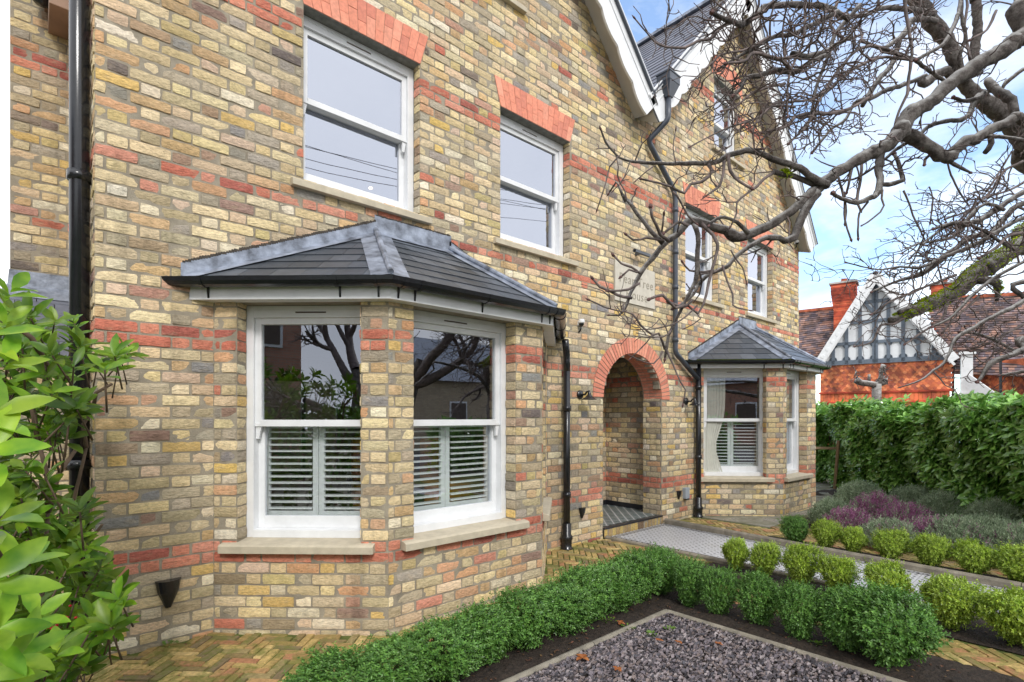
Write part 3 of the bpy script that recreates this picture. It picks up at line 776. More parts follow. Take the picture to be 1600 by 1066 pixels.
g2 = bay([(7.45, 0), (8.38, -.93), (9.68, -.95), (10.60, 0)], .60, 2.24, (.14, 1.07), (.13, .93), (.22, 1.05), (8.92, 9.58, 3.06), 2.345)
letters('Pear Tree', 5.555, 3.235, .17, spacing=1.12); letters('House', 5.70, 3.05, .17, spacing=1.12)

# rooms behind the windows
def room(x0, x1, y0, y1, z0, z1, m='room', fl='floorwood', back=None):
    mb = MB()
    mb.quad((x0,y0,z0),(x1,y0,z0),(x1,y1,z0),(x0,y1,z0), 1); mb.quad((x0,y0,z1),(x1,y0,z1),(x1,y1,z1),(x0,y1,z1), 0)
    mb.quad((x0,y0,z0),(x0,y1,z0),(x0,y1,z1),(x0,y0,z1), 0); mb.quad((x1,y0,z0),(x1,y1,z0),(x1,y1,z1),(x1,y0,z1), 0)
    if back:
        a, b, c, d = back
        for (p, q, r_, s_) in ((x0, a, z0, z1), (b, x1, z0, z1), (a, b, z0, c), (a, b, d, z1)):
            mb.quad((p,y1,r_),(q,y1,r_),(q,y1,s_),(p,y1,s_), 0)
    else: mb.quad((x0,y1,z0),(x1,y1,z0),(x1,y1,z1),(x0,y1,z1), 0)
    part(mb, 'room_shell', [M[m], M[fl]])
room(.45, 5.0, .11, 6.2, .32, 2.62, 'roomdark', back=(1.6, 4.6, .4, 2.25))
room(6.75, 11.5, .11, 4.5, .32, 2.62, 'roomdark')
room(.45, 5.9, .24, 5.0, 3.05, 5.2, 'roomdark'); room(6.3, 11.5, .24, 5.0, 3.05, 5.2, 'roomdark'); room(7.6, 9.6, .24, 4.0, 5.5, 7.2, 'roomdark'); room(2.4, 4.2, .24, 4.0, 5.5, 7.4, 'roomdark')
mb = MB()                                       # glazed garden doors at the back of the left room
for x in (1.6, 2.35, 3.1, 3.85, 4.55): mb.box(x, 6.16, .4, x+.07, 6.22, 2.25)
mb.box(1.6, 6.16, 2.18, 4.62, 6.22, 2.25); mb.box(1.6, 6.16, .38, 4.62, 6.22, .47)
part(mb, 'garden_doors', M['hopper'])
# bay lower roof plates so that daylight does not fall into the rooms
mb = MB()
for P4 in (((.935,0),(1.82,-.84),(3.32,-.84),(4.24,0)), ((7.45,0),(8.38,-.93),(9.68,-.95),(10.60,0))):
    mb.add([(x, y, 2.42) for x, y in P4]+[(P4[0][0], .12, 2.42), (P4[3][0], .12, 2.42)], [(0,1,2,3,5,4)], 0)
    mb.add([(x, y, .33) for x, y in P4]+[(P4[0][0], .12, .33), (P4[3][0], .12, .33)], [(0,1,2,3,5,4)], 0)
part(mb, 'bay_ceiling', M['room'])

# ------------------------------------------------------------------ verges and main roofs
def verge(x0, z0, x1, z1, name='bargeboard', tip=True, flip=False):
    """scalloped white board along the line (x0,z0) bottom -> (x1,z1) top, hung 0.22 m in front of the wall"""
    A, B = Vector((x0, 0, z0)), Vector((x1, 0, z1)); U = (B-A); Ln = U.length; U.normalize()
    V = Vector((0, -1, 0)).cross(U); V = V if V.z > 0 else -V     # up-slope normal
    OV = .235
    mb = MB()
    # board outline, scallops on the lower edge
    bot = []; n = max(3, int(Ln/.40)); L1 = Ln/n
    for i in range(n):
        for j in range(7):
            t = j/6
            bot.append((L1*(i+t), -.155 - .045*math.sin(math.pi*t)**.8))
        bot.append((L1*(i+1)-.001, -.155)); bot.append((L1*(i+1)-.0005, -.19))
    top = .16
    def P(u, v, y): return tuple(A+U*u+V*v+Vector((0, y, 0)))
    k = len(bot)
    for i in range(k-1):
        (u0, v0), (u1, v1) = bot[i], bot[i+1]
        if u1 <= u0: continue
        mb.add([P(u0,v0,-OV-.028), P(u1,v1,-OV-.028), P(u1,top,-OV-.028), P(u0,top,-OV-.028), P(u0,v0,-OV), P(u1,v1,-OV), P(u1,top,-OV), P(u0,top,-OV)],
               [(0,1,2,3), (0,4,5,1), (4,7,6,5)], 0)
    mb.bar(P(0, top+.015, -OV-.03), P(Ln, top+.015, -OV-.03), .05, .05, up=tuple(V), m=0)
    mb.bar(P(0, .05, -OV-.031), P(Ln, .05, -OV-.031), .012, .012, up=tuple(V), m=0)
    bb = part(mb, name, M['white'])
    mb = MB()
    mb.add([P(0,-.012,-OV), P(Ln,-.012,-OV), P(Ln,-.012,.01), P(0,-.012,.01), P(0,.02,-OV), P(Ln,.02,-OV), P(Ln,.02,.01), P(0,.02,.01)], [(0,1,2,3), (4,5,6,7), (0,3,7,4)], 0)
    mb.add([P(0,-.16,-OV+.002), P(0,-.012,.01), P(0,.14,.01), P(0,.14,-OV+.002)], [(0,1,2,3)], 0)
    part(mb, 'soffit', M['soffit'])
    return A, U, V, Ln
def slate_slope(A, B, Dp, depth, name='slate_roof', rows=None):
    "slope from eave line A + run back along Dp; B is the top at the verge"
    mb = MB(); U = (B-A); Ln = U.length; U.normalize(); rows = rows or int(Ln/.19)
    nrm = U.cross(Dp).normalized(); nrm = nrm if nrm.z > 0 else -nrm
    for r_ in range(rows):
        s0 = Ln*r_/rows; s1 = Ln*(r_+1)/rows+.02; d = -.12*(r_ % 2)
        while d < depth:
            d0, d1 = max(0, d+.001), min(depth, d+.249)
            if d1 > d0:
                e = [(s0, d0, .016), (s0, d1, .016), (s1, d1, .006), (s1, d0, .006)]
                v = [tuple(A+U*a+Dp*b+nrm*c) for a, b, c in e]+[tuple(A+U*a+Dp*b+nrm*(c-.007)) for a, b, c in e]
                k = random.uniform(.8, 1.3)
                mb.add(v, [(0,1,2,3),(0,4,5,1),(1,5,6,2),(2,6,7,3),(3,7,4,0)], 0, (.13*k, .13*k, .15*k))
            d += .25
    mb.add([tuple(A), tuple(B), tuple(B+Dp*depth), tuple(A+Dp*depth)], [(0,1,2,3)], 0, (.1,.1,.11))
    return part(mb, name, M['slate'])
Yd = Vector((0, 1, 0))
ap1 = Vector((2.60, 0, 8.76)); ap2 = Vector((8.70, 0, 8.415))
verge(5.908, 5.455, 2.60, 8.76); verge(5.98, 5.47, 8.70, 8.41); verge(11.66, 4.89, 8.70, 8.41); verge(.30, 6.46, 2.60, 8.76)
V1 = Vector((.707, 0, .707))*.16
for (A, B) in ((Vector((5.95, -.26, 5.60)), Vector((2.60, -.26, 8.97))), (Vector((5.88, -.26, 5.60)), Vector((8.70, -.26, 8.64))), (Vector((11.80, -.26, 4.98)), Vector((8.70, -.26, 8.64))), (Vector((.26, -.26, 6.6)), Vector((2.60, -.26, 8.97)))):
    slate_slope(A, B, Yd, 8.5 if B.x > 5 else 8.0)
mb = MB(); mb.bar((8.70, -.3, 8.68), (8.70, 8.3, 8.68), .16, .05); part(mb, 'ridge', M['lead'])
mb = MB(); mb.bar((2.6, -.3, 9.0), (2.6, 8.3, 9.0), .16, .05); part(mb, 'ridge', M['lead'])
# black metal drip along the left gable verge
mb = MB()
for (A, B) in ((Vector((5.955, -.285, 5.60)), Vector((2.60, -.285, 8.97))), (Vector((11.80, -.285, 4.98)), Vector((8.70, -.285, 8.64))), (Vector((5.88, -.285, 5.61)), Vector((8.70, -.285, 8.645)))):
    mb = MB(); mb.bar(A+Vector((0,0,.02)), B+Vector((0,0,.02)), .02, .035, up=(0,-1,0)); part(mb, 'verge_trim', M['hopper'])

# ------------------------------------------------------------------ rainwater pipes
def pipe(pts, r, name='drain_pipe', collars=(), shoe=None, mat='black'):
    mb = MB(); mb.tube(pts, r, n=14)
    for c in collars: mb.tube([Vector(c)-Vector((0,0,.03)), Vector(c)+Vector((0,0,.03))], r*1.22, n=14)
    if shoe: mb.lathe([(r*1.0, .30), (r*1.25, .29), (r*1.25, .17), (r*1.7, .15), (r*1.7, .12), (r*1.45, .11), (r*1.45, .03), (r*1.75, .02), (r*1.75, 0)], shoe, n=16)
    return part(mb, name, M[mat], smooth=True)
def curve(pts, seg=6, k=.35):
    "round the corners of a polyline"
    pts = [Vector(p) for p in pts]; out_ = [pts[0]]
    for i in range(1, len(pts)-1):
        a, b, c = pts[i-1], pts[i], pts[i+1]; r_ = min((b-a).length, (c-b).length)*k
        p, q = b-(b-a).normalized()*min(r_, .06), b+(c-b).normalized()*min(r_, .06)
        for j in range(seg+1):
            t = j/seg; out_.append(p*(1-t)**2+b*2*t*(1-t)+q*t*t)
    out_.append(pts[-1]); return out_
PR_ = .036
pp = pipe([(.222, .20, -.02), (.222, .20, 7)], .052, collars=[(.222, .20, 3.02), (.222, .20, 1.2)])
mb = MB(); mb.box(.222, .19, 3.0, .285, .21, 3.03)
o = mb.build('pipe_bracket', M['black']); o.parent = pp
pipe([(4.50, -.07, .0), (4.50, -.07, 2.02)], PR_+.004, collars=[(4.50,-.07,1.60), (4.50,-.07,.62)], shoe=(4.50, -.07, 0))
pipe(curve([(4.50, -.07, 2.02), (4.50, -.07, 2.20), (4.42, -.12, 2.36)]), PR_+.004)
pipe([(7.43, -.08, .0), (7.43, -.08, 2.32)], PR_+.004, collars=[(7.43,-.08,1.95), (7.43,-.08,.9)], shoe=(7.43, -.08, 0))
pipe(curve([(6.24, -.30, 5.74), (6.24, -.30, 5.44), (6.12, -.07, 5.20), (6.76, -.07, 4.72), (6.80, -.07, 4.60), (6.80, -.07, 2.42), (7.40, -.08, 2.08)]), PR_, collars=[(6.80,-.07,4.45), (6.80,-.07,3.85), (6.80,-.07,3.35), (6.80, -.07, 2.6)], mat='hopper')
mb = MB()
hp = Vector((6.24, -.30, 5.72))
for (w0, w1, a, b) in ((.13, .13, .16, .26), (.055, .13, .0, .16)):
    pass
def frust(mb, c, w0, z0, w1, z1): 
    v = [(c.x+sx*w0, c.y+sy*w0*.8, c.z+z0) for sx, sy in ((-1,-1),(1,-1),(1,1),(-1,1))]+[(c.x+sx*w1, c.y+sy*w1*.8, c.z+z1) for sx, sy in ((-1,-1),(1,-1),(1,1),(-1,1))]
    mb.add(v, [(0,3,2,1),(4,5,6,7),(0,1,5,4),(1,2,6,5),(2,3,7,6),(3,0,4,7)])
frust(mb, hp, .05, 0, .12, .17); frust(mb, hp, .125, .17, .125, .27); frust(mb, hp, .135, .27, .135, .29)
part(mb, 'rainwater_hopper', M['hopper'], bevel=.004)
# vent cowls low on the walls
def cowl(x, z, s=1.0):
    mb = MB(); n = 10
    for i in range(n):
        a0, a1 = math.pi*i/n, math.pi*(i+1)/n
        f = lambda a, r, zz: (x-math.cos(a)*r*s, -.012-math.sin(a)*r*.9*s, z+zz*s)
        mb.quad(f(a0,.065,.09), f(a1,.065,.09), f(a1,.052,.02), f(a0,.052,.02)); mb.quad(f(a0,.052,.02), f(a1,.052,.02), f(a1,.015,-.07), f(a0,.015,-.07))
    v = [f(math.pi*i/n, .065, .09) for i in range(n+1)]; mb.add(v, [tuple(range(n+1))])
    return part(mb, 'vent_cowl', M['black'])
cowl(.665, .33, 1.15); cowl(4.83, .36, .8); cowl(6.98, .36, .8)

# ------------------------------------------------------------------ set-back side wing at the left
YW = 1.9
mb = MB()
P = plane_fn((0, YW, 0), (1, 0, 0), (0, -1, 0)); courses(mb, P, lambda z: [(-.135, HX0-.01)], 2.5, 6.4, phase=0.0)
mb.quad((-.135, YW, 0), (HX0, YW, 0), (HX0, YW, 6.5), (-.135, YW, 6.5), 1); mb.quad((-.135, YW, 0), (-.135, 6, 0), (-.135, 6, 6.5), (-.135, YW, 6.5), 1)
P = plane_fn((0, .98, 0), (1, 0, 0), (0, -1, 0)); courses(mb, P, lambda z: [(-.25, HX0-.01)], 0, 1.95, phase=0.1)
mb.quad((-.25, .98, 0), (HX0, .98, 0), (HX0, .98, 2.0), (-.25, .98, 2.0), 1); mb.quad((-.25, .98, 0), (-.25, YW, 0), (-.25, YW, 2.0), (-.25, .98, 2.0), 1)
part(mb, 'side_wing_wall', [M['brick'], M['mortar']])
mb = MB(); A = Vector((-.33, .86, 1.93)); B = Vector((-.18, YW, 2.56)); rows = 5
for r_ in range(rows):
    p, q = A.lerp(B, r_/rows), A.lerp(B, min(1, (r_+1.05)/rows)); u = -.10*(r_ % 2)
    while p.x+u < HX0:
        x0_, x1_ = max(p.x, p.x+u), min(HX0-.005, p.x+u+.235)
        if x1_ > x0_+.01:
            k = random.uniform(.8, 1.2); mb.add([(x0_, p.y, p.z+.012), (x1_, p.y, p.z+.012), (x1_, q.y, q.z+.004), (max(x0_, q.x), q.y, q.z+.004), (x0_, p.y, p.z), (x1_, p.y, p.z)], [(0,1,2,3), (0,4,5,1)], 0, (.11*k, .12*k, .15*k))
        u += .24
rf = part(mb, 'lean_to_roof', M['slate'])
mb = MB(); mb.add([(-.19, YW-.16, 2.48), (HX0-.004, YW-.16, 2.48), (HX0-.004, YW-.014, 2.60), (-.15, YW-.014, 2.60), (HX0-.004, YW-.014, 2.72), (-.14, YW-.014, 2.72)], [(0,1,2,3), (3,2,4,5)], 0)
o = mb.build('lead_flashing', M['lead']); o.parent = rf
mb = MB(); mb.box(.10, 1.45, 4.78, HX0-.02, YW, 6.4); mb.box(.075, 1.40, 4.95, HX0-.02, YW, 6.4); mb.box(.05, 1.36, 5.2, HX0-.02, YW, 6.4)
part(mb, 'timber_bracket', M['wood'], bevel=.006)
mb = MB(); mb.lathe([(0, -.09), (.05, -.075), (.08, -.04), (.09, 0), (.09, .12), (.05, .14), (0, .14)], (.06, 1.72, 4.98), n=18)
part(mb, 'alarm_dome', M['black'], smooth=True)

# ------------------------------------------------------------------ ground, paths and beds (setting)
def ground(mb, name, mats, **k):
    o = mb.build(name, mats, **k); o['kind'] = 'structure'; return o
mb = MB(); mb.add([(-60,-60,-.02),(90,-60,-.02),(90,60,-.02),(-60,60,-.02)], [(0,1,2,3)])
M['far_ground'] = simple('far_ground', (0.16, 0.15, 0.11), 0.95, 0.3, 0.8)
ground(mb, 'ground', M['far_ground'])
# herringbone clay paving
def herring(mb, W, Lw, inside, rot, x0, x1, y0, y1, zt, g=.004, cols=None):
    ca, sa = math.cos(rot), math.sin(rot); n = Lw; cx_, cy_ = (x0+x1)/2, (y0+y1)/2
    rad = int(max(x1-x0, y1-y0)*.75/W)+3
    for i in range(-rad, rad):
        for j in range(-rad, rad):
            t = (i-j) % (2*n)
            if t == 0: w_, h_ = n, 1
            elif t == 2*n-1: w_, h_ = 1, n
            else: continue
            a, b, c, d = i*W+g, j*W+g, (i+w_)*W-g, (j+h_)*W-g
            mx_, my_ = (a+c)/2, (b+d)/2; X = cx_+mx_*ca-my_*sa; Y = cy_+mx_*sa+my_*ca
            if not (x0 < X < x1 and y0 < Y < y1) or not inside(X, Y): continue
            tl, tx, ty = random.uniform(-.0025, .0025), random.uniform(-.003, .003), random.uniform(-.003, .003)
            m_ = .003
            pts_ = [(a,b,-1),(c,b,-1),(c,d,-1),(a,d,-1),(a+m_,b+m_,1),(c-m_,b+m_,1),(c-m_,d-m_,1),(a+m_,d-m_,1)]
            v = []
            for (p, q, s_) in pts_:
                zz = zt+tl+tx*(p-mx_)/(w_*W/2)+ty*(q-my_)/(h_*W/2) if s_ > 0 else zt-.012
                jx, jy = random.uniform(-.0015, .0015), random.uniform(-.0015, .0015)
                v.append((cx_+(p+jx)*ca-(q+jy)*sa, cy_+(p+jx)*sa+(q+jy)*ca, zz))
            mb.add(v, [(4,5,6,7),(0,1,5,4),(1,2,6,5),(2,3,7,6),(3,0,4,7)], 0, random.choice(cols))
PV = [lin(182,156,100), lin(170,144,92), lin(194,168,114), lin(156,130,84), lin(170,134,92), lin(148,132,92), lin(164,116,86), lin(132,114,78), lin(120,104,80)]
def inL(x, y):
    if y > -.01: return False
    if x < 5.20:
        for P4 in ([(.935,0),(1.82,-.84),(3.32,-.84),(4.24,0)],):
            if y > -.84 and (.935+(-y)*1.05) < x < (4.24-(-y)*1.09): return False
        return not (y < -1.42 and x < 4.22 and x > .2) and not (x > 4.60 and y < -1.42)
    return False
mb = MB(); herring(mb, .062, 3, inL, R(45), .05, 5.22, -4.6, 0, .006, cols=PV)
ground(mb, 'herringbone_paving', M['paver'])
def inR(x, y):
    if y > -.02 or x < 6.70+.0777*y+(.24 if y < -1.35 else 0): return False
    if y > -.95 and x > 7.45+(-y): return False
    if x > 7.4 and y > -1.15: return False
    return x < 7.75
mb = MB(); herring(mb, .062, 3, inR, R(45), 6.2, 8.0, -5.2, 0, .006, cols=PV)
ground(mb, 'herringbone_paving', M['paver'])
mb = MB(); mb.add([(HX0,-8,-.004),(9,-8,-.004),(9,0.02,-.004),(HX0,0.02,-.004)], [(0,1,2,3)]); ground(mb, 'paving_joint_sand', M['joint'])
# paved slab round the far bay
mb = MB()
for (x0_, y0_, x1_, y1_) in ((7.42,-1.12,8.6,.0),(8.61,-1.32,9.9,.0),(9.91,-1.5,11.2,.4),(11.21,-1.1,12.6,.6),(12.61,-.4,14.2,.8),(14.21,-.2,16,1.4)):
    mb.box(x0_, y0_, -.01, x1_, y1_, .010+random.uniform(-.001, .001))
ground(mb, 'concrete_path', M['slab'])
# tiled path, its border and edging
mb = MB(); mb.prism([(5.30, -.03, -.01), (6.545, -.03, -.01), (6.545, -.03, .014), (5.30, -.03, .014)], (0, -.001, 0)); mb = MB(); mb.prism([(5.30, -.03, -.01), (5.30, -9, -.01), (5.85, -9, -.01), (6.545, -.03, -.01)], (0, 0, .024)); ground(mb, 'tiled_path', M['pathtile'])
mb = MB()
for x, sh in ((5.34, 0), (5.375, 0), (6.46, -.69), (6.50, -.69)): mb.prism([(x, -.06, .010), (x+sh, -9, .010), (x+sh+.012, -9, .010), (x+.012, -.06, .010)], (0, 0, .0055))
mb.box(5.354, -.075, .0102, 6.458, -.063, .0157); mb.box(5.39, -.11, .0102, 6.458, -.098, .0157); ground(mb, 'path_border_line', M['blacktile'])
def edging(p, q, h, wd, name='edging_kerb', seg=.91, z0=-.03, rnd=True):
    p, q = Vector((*p, 0)), Vector((*q, 0)); Ln = (q-p).length; U = (q-p).normalized(); Nn = Vector((-U.y, U.x, 0)); mb = MB(); u = 0
    while u < Ln-.02:
        e = min(u+seg-.006, Ln); dz = random.uniform(-.004, .004); dn = random.uniform(-.003, .003)
        prof = [(-wd/2, z0), (wd/2, z0), (wd/2, h-wd*.3), (wd*.32, h-wd*.08), (0, h), (-wd*.32, h-wd*.08), (-wd/2, h-wd*.3)]
        mb.prism([tuple(p+U*u+Nn*(a+dn)+Vector((0,0,b+dz))) for a, b in prof], U*(e-u)); u += seg
    return ground(mb, name, M['kerb'])
edging((5.25, -.05), (5.25, -9), .045, .06); edging((6.585, -.05), (5.89, -9), .085, .07)
# slate bed with its edging
BX, BY = 3.60, -1.90
edging((.9, BY), (BX, BY), .03, .045); edging((BX, BY-.02), (BX, -6), .03, .045)
# soil strips
def soil(x0_, y0_, x1_, y1_, z=.004, name='soil_bed', st=.07, shear=0.0):
    mb = MB(); nx, ny = max(2, int((x1_-x0_)/st)), max(2, int((y1_-y0_)/st)); g = []
    for i in range(nx+1):
        for j in range(ny+1):
            ed = i in (0, nx) or j in (0, ny)
            mb.v.append((x0_+(x1_-x0_)*i/nx+(0 if ed else random.uniform(-.02,.02)), y0_+(y1_-y0_)*j/ny+(0 if ed else random.uniform(-.02,.02)), z+(0 if ed else random.uniform(0, .028)))); mb.c.append((1,1,1))
    mb.v = [(x+shear*y, y, z_) for x, y, z_ in mb.v]
    for i in range(nx):
        for j in range(ny):
            a = i*(ny+1)+j; mb.f.append((a, a+ny+1, a+ny+2, a+1)); mb.m.append(0)
    return ground(mb, name, M['soil'], smooth=True)
soil(.25, BY+.02, 4.20, -1.44); soil(BX+.03, -6, 4.20, BY+.02); soil(4.62, -6, 5.21, -1.45, .006); soil(6.63, -6, 6.98, -1.35, .012, shear=.0777)
soil(-1.2, -3.2, .28, .97, -.012); soil(7.76, -7, 16, -1.14, -.012, st=.15); soil(11.0, -2.5, 15.5, -.2, .0, st=.15)
# slate chippings: uncountable flakes over a dark base
mb = MB(); mb.add([(.9,-5,.0),(BX,-5,.0),(BX,BY,.0),(.9,BY,.0)], [(0,1,2,3)]); ground(mb, 'chippings_base', M['soil'])
mb = MB(); rnd = random.Random(3)
CC = [lin(150,138,140,.7), lin(128,120,126,.7), lin(108,102,106,.7), lin(172,162,162,.7), lin(92,90,96,.7), lin(140,126,122,.7), lin(70,66,68,.7)]
for i in range(24000):
    x = rnd.uniform(1.6, BX-.02); y = BY-.03-abs(rnd.random())**1.25*2.0
    s_ = rnd.uniform(.006, .018); a = rnd.uniform(0, 6.28); z = rnd.uniform(.002, .022); tx, ty = rnd.gauss(0, .35), rnd.gauss(0, .35)
    n_ = rnd.choice((4, 5, 5)); pp_ = []
    for k in range(n_):
        b = a+6.28*k/n_+rnd.uniform(-.3, .3); r_ = s_*rnd.uniform(.6, 1.1); dx, dy = math.cos(b)*r_*1.25, math.sin(b)*r_*.75
        pp_.append((x+dx, y+dy, z+dx*tx+dy*ty))
    th = rnd.uniform(.003, .006)
    v = pp_+[(p[0], p[1], p[2]-th) for p in pp_]
    mb.add(v, [tuple(range(n_))]+[(k, n_+k, n_+(k+1) % n_, (k+1) % n_) for k in range(n_)], 0, rnd.choice(CC))
o = mb.build('slate_chippings', M['slatechip']); tag(o, 'purple grey slate chippings filling the edged bed', 'chippings', kind='stuff')

# ------------------------------------------------------------------ leaves
def leaf(mb, p, d, up, ln, wd, col, m=0, curl=.15, seg=2):
    "pointed leaf: base p, direction d, face normal up; folded along the midrib"
    d = Vector(d).normalized(); up = Vector(up); s_ = d.cross(up)
    if s_.length < 1e-4: s_ = d.orthogonal()
    s_.normalize(); n = s_.cross(d); p = Vector(p)
    if seg == 1:
        a = p; b = p+d*ln*.5+s_*wd/2+n*wd*.12; c = p+d*ln-n*ln*curl; e = p+d*ln*.5-s_*wd/2+n*wd*.12
        mb.add([tuple(a), tuple(b), tuple(c), tuple(e)], [(0,1,2),(0,2,3)], m, col); return
    prof = [(0, .0), (.18, .55), (.45, 1.0), (.72, .82), (.92, .34), (1, 0)] if seg > 2 else [(0, 0), (.3, .85), (.65, .9), (1, 0)]
    k = len(prof); v = []
    for t, w_ in prof:
        c = p+d*ln*t-n*ln*curl*t*t; v += [tuple(c-s_*wd/2*w_+n*wd*.16*w_), tuple(c), tuple(c+s_*wd/2*w_+n*wd*.16*w_)]
    fs = []
    for i in range(k-1):
        a = 3*i; fs += [(a, a+1, a+4, a+3), (a+1, a+2, a+5, a+4)]
    mb.add(v, fs, m, col)
def rdir(r, zlo=-1, zhi=1):
    z = r.uniform(zlo, zhi); a = r.uniform(0, 6.283); q = math.sqrt(max(0, 1-z*z)); return Vector((q*math.cos(a), q*math.sin(a), z))
def box_bush(seed, rx, ry, h, nleaf, ll, mat, stemh=.06, tintr=(.7, 1.25)):
    "clipped box plant: a few stems and a dense shell of tiny leaves in sprigs"
    r = random.Random(seed); mb = MB(); lob = [(rdir(r, -.5, 1), r.uniform(.62, 1.22)) for _ in range(16)]
    cz = stemh+(h-stemh)*.5
    for i in range(nleaf//7):
        d = rdir(r); sc_ = 1.0
        for ld, q in lob:
            k = max(0, d.dot(ld))**10; sc_ += (q-1)*k
        # shape: rounded, a little wider above the middle
        wz = 1.0 if d.z > -.1 else 1-.62*min(1, (-d.z-.1)*1.35)
        rr = r.uniform(.62, 1.0)**.5*sc_*(r.uniform(.86, 1.05) if r.random() < .80 else r.uniform(1.05, 1.30))
        bx_ = (abs(d.x)**3.6+abs(d.y)**3.6+abs(d.z)**3.6)**(-1/3.6)
        c = Vector((d.x*rx*.84*wz*rr*bx_, d.y*ry*.84*wz*rr*bx_, cz-.03+d.z*(h-stemh)*.41*rr*bx_))
        if c.z < .02: continue
        out_ = (Vector((d.x, d.y, d.z*.8+.45))+rdir(r)*.5).normalized(); t = r.uniform(*tintr)
        sl = ll*r.uniform(1.5, 2.6)
        for k in range(7):
            f = (k+.6)/7; a = k*2.4+r.uniform(-.4, .4)
            o1 = out_.orthogonal().normalized(); o2 = out_.cross(o1); sd_ = o1*math.cos(a)+o2*math.sin(a)
            ldir = (sd_*.9+out_*(.35+f*.7)).normalized()
            tt = t*r.uniform(.85, 1.2)*(0.9+.35*f)  # tint darkens towards the sprig base, painting in shade inside the bush
            leaf(mb, c+out_*sl*f, ldir, out_+rdir(r)*.35, ll*r.uniform(.75, 1.15), ll*.52, (tt, tt, tt*r.uniform(.7, 1.1)), 0, .12, seg=1)
    fol = mb
    st = MB()
    for k in range(7):
        a = r.uniform(0, 6.28); q = r.uniform(.15, .6)
        st.tube([(math.cos(a)*.012, math.sin(a)*.012, -.01), (math.cos(a)*rx*q*.5, math.sin(a)*ry*q*.5, cz*.7), (math.cos(a)*rx*q, math.sin(a)*ry*q, cz*1.3)], [.007, .005, .003], n=5)
    return fol, st
protos = {}
def bush(kind, x, y, h, w_, label, group, i, name='box_bush'):
    key = (kind, i % 3)
    if key not in protos:
        if kind == 'box': fol, st = box_bush(11+i, .5, .5, 1.0, 15500, .048, 'boxleaf')
        else: fol, st = box_bush(31+i, .5, .5, 1.0, 13000, .056, 'limeleaf', stemh=.14, tintr=(.6, 1.2))
        e = empty(name)
        f = fol.build('foliage', M['boxleaf' if kind == 'box' else 'limeleaf'], e); s_ = st.build('stem', M['stem'], e); protos[key] = (e, True)
    e, fresh = protos[key]
    if fresh: protos[key] = (e, False)
    else:
        src = e; e = src.copy(); COL.objects.link(e)
        for ch in list(src.children):
            c = ch.copy(); COL.objects.link(c); c.parent = e
    e.location = (x, y, .0); e.scale = (w_, w_*random.uniform(.92, 1.08), h); e.rotation_euler = (0, 0, random.uniform(0, 6.28))
    tag(e, label, 'bush', group); return e
ORD = ['first', 'second', 'third', 'fourth', 'fifth', 'sixth', 'seventh', 'eighth', 'ninth', 'tenth', 'eleventh', 'twelfth']
# row along the house side of the slate bed
xsb = [1.10, 1.42, 1.74, 2.06, 2.38, 2.70, 3.02, 3.33, 3.63, 3.95]
for i, x in enumerate(xsb):
    bush('box', x, -1.62+random.uniform(-.03, .03), [.33,.31,.34,.34,.37,.36,.39,.38,.42,.39][i], [.47,.42,.46,.42,.46,.43,.46,.42,.42,.40][i],
         'dark green box bush, %s from the left in the row before the near bay' % ORD[i], 'box bushes in front of the near bay', i)
for i, y in enumerate([-1.93, -2.19, -2.49, -2.77, -3.04, -3.27]):
    bush('box', 3.84+(.0 if i % 2 else .03), y, [.38,.37,.38,.38,.42,.45][i], [.30,.27,.28,.29,.38,.48][i],
         'dark green box bush, %s from the corner along the right side of the slate bed' % ORD[i], 'box bushes along the right side of the slate bed', i+1)
lx = [(1150, 5.05), (1196, 5.05), (1252, 5.04), (1310, 5.02), (1384, 4.90), (1484, 4.80), (1592, 4.74)]
for i, (px, X) in enumerate(lx):
    bush('lime', X, yat(px, X), [.35,.34,.37,.36,.37,.37,.40][i], [.25,.24,.26,.25,.28,.31,.34][i],
         'yellow green box bush, %s from the house along the near side of the tiled path' % ORD[i], 'box bushes on the near side of the tiled path', i)
rx_ = [(1243, 6.66), (1289, 6.63), (1333, 6.61), (1392, 6.58), (1452, 6.55), (1523, 6.51), (1598, 6.47)]
for i, (px, X) in enumerate(rx_):
    bush('box' if i < 1 else 'lime', X, yat(px, X), [.34,.34,.33,.34,.34,.36,.38][i], [.28,.25,.26,.28,.29,.31,.34][i],
         '%s box bush, %s from the house along the far side of the tiled path' % ('dark green' if i < 1 else 'light green', ORD[i]), 'box bushes on the far side of the tiled path', i+(2 if i < 1 else 1))

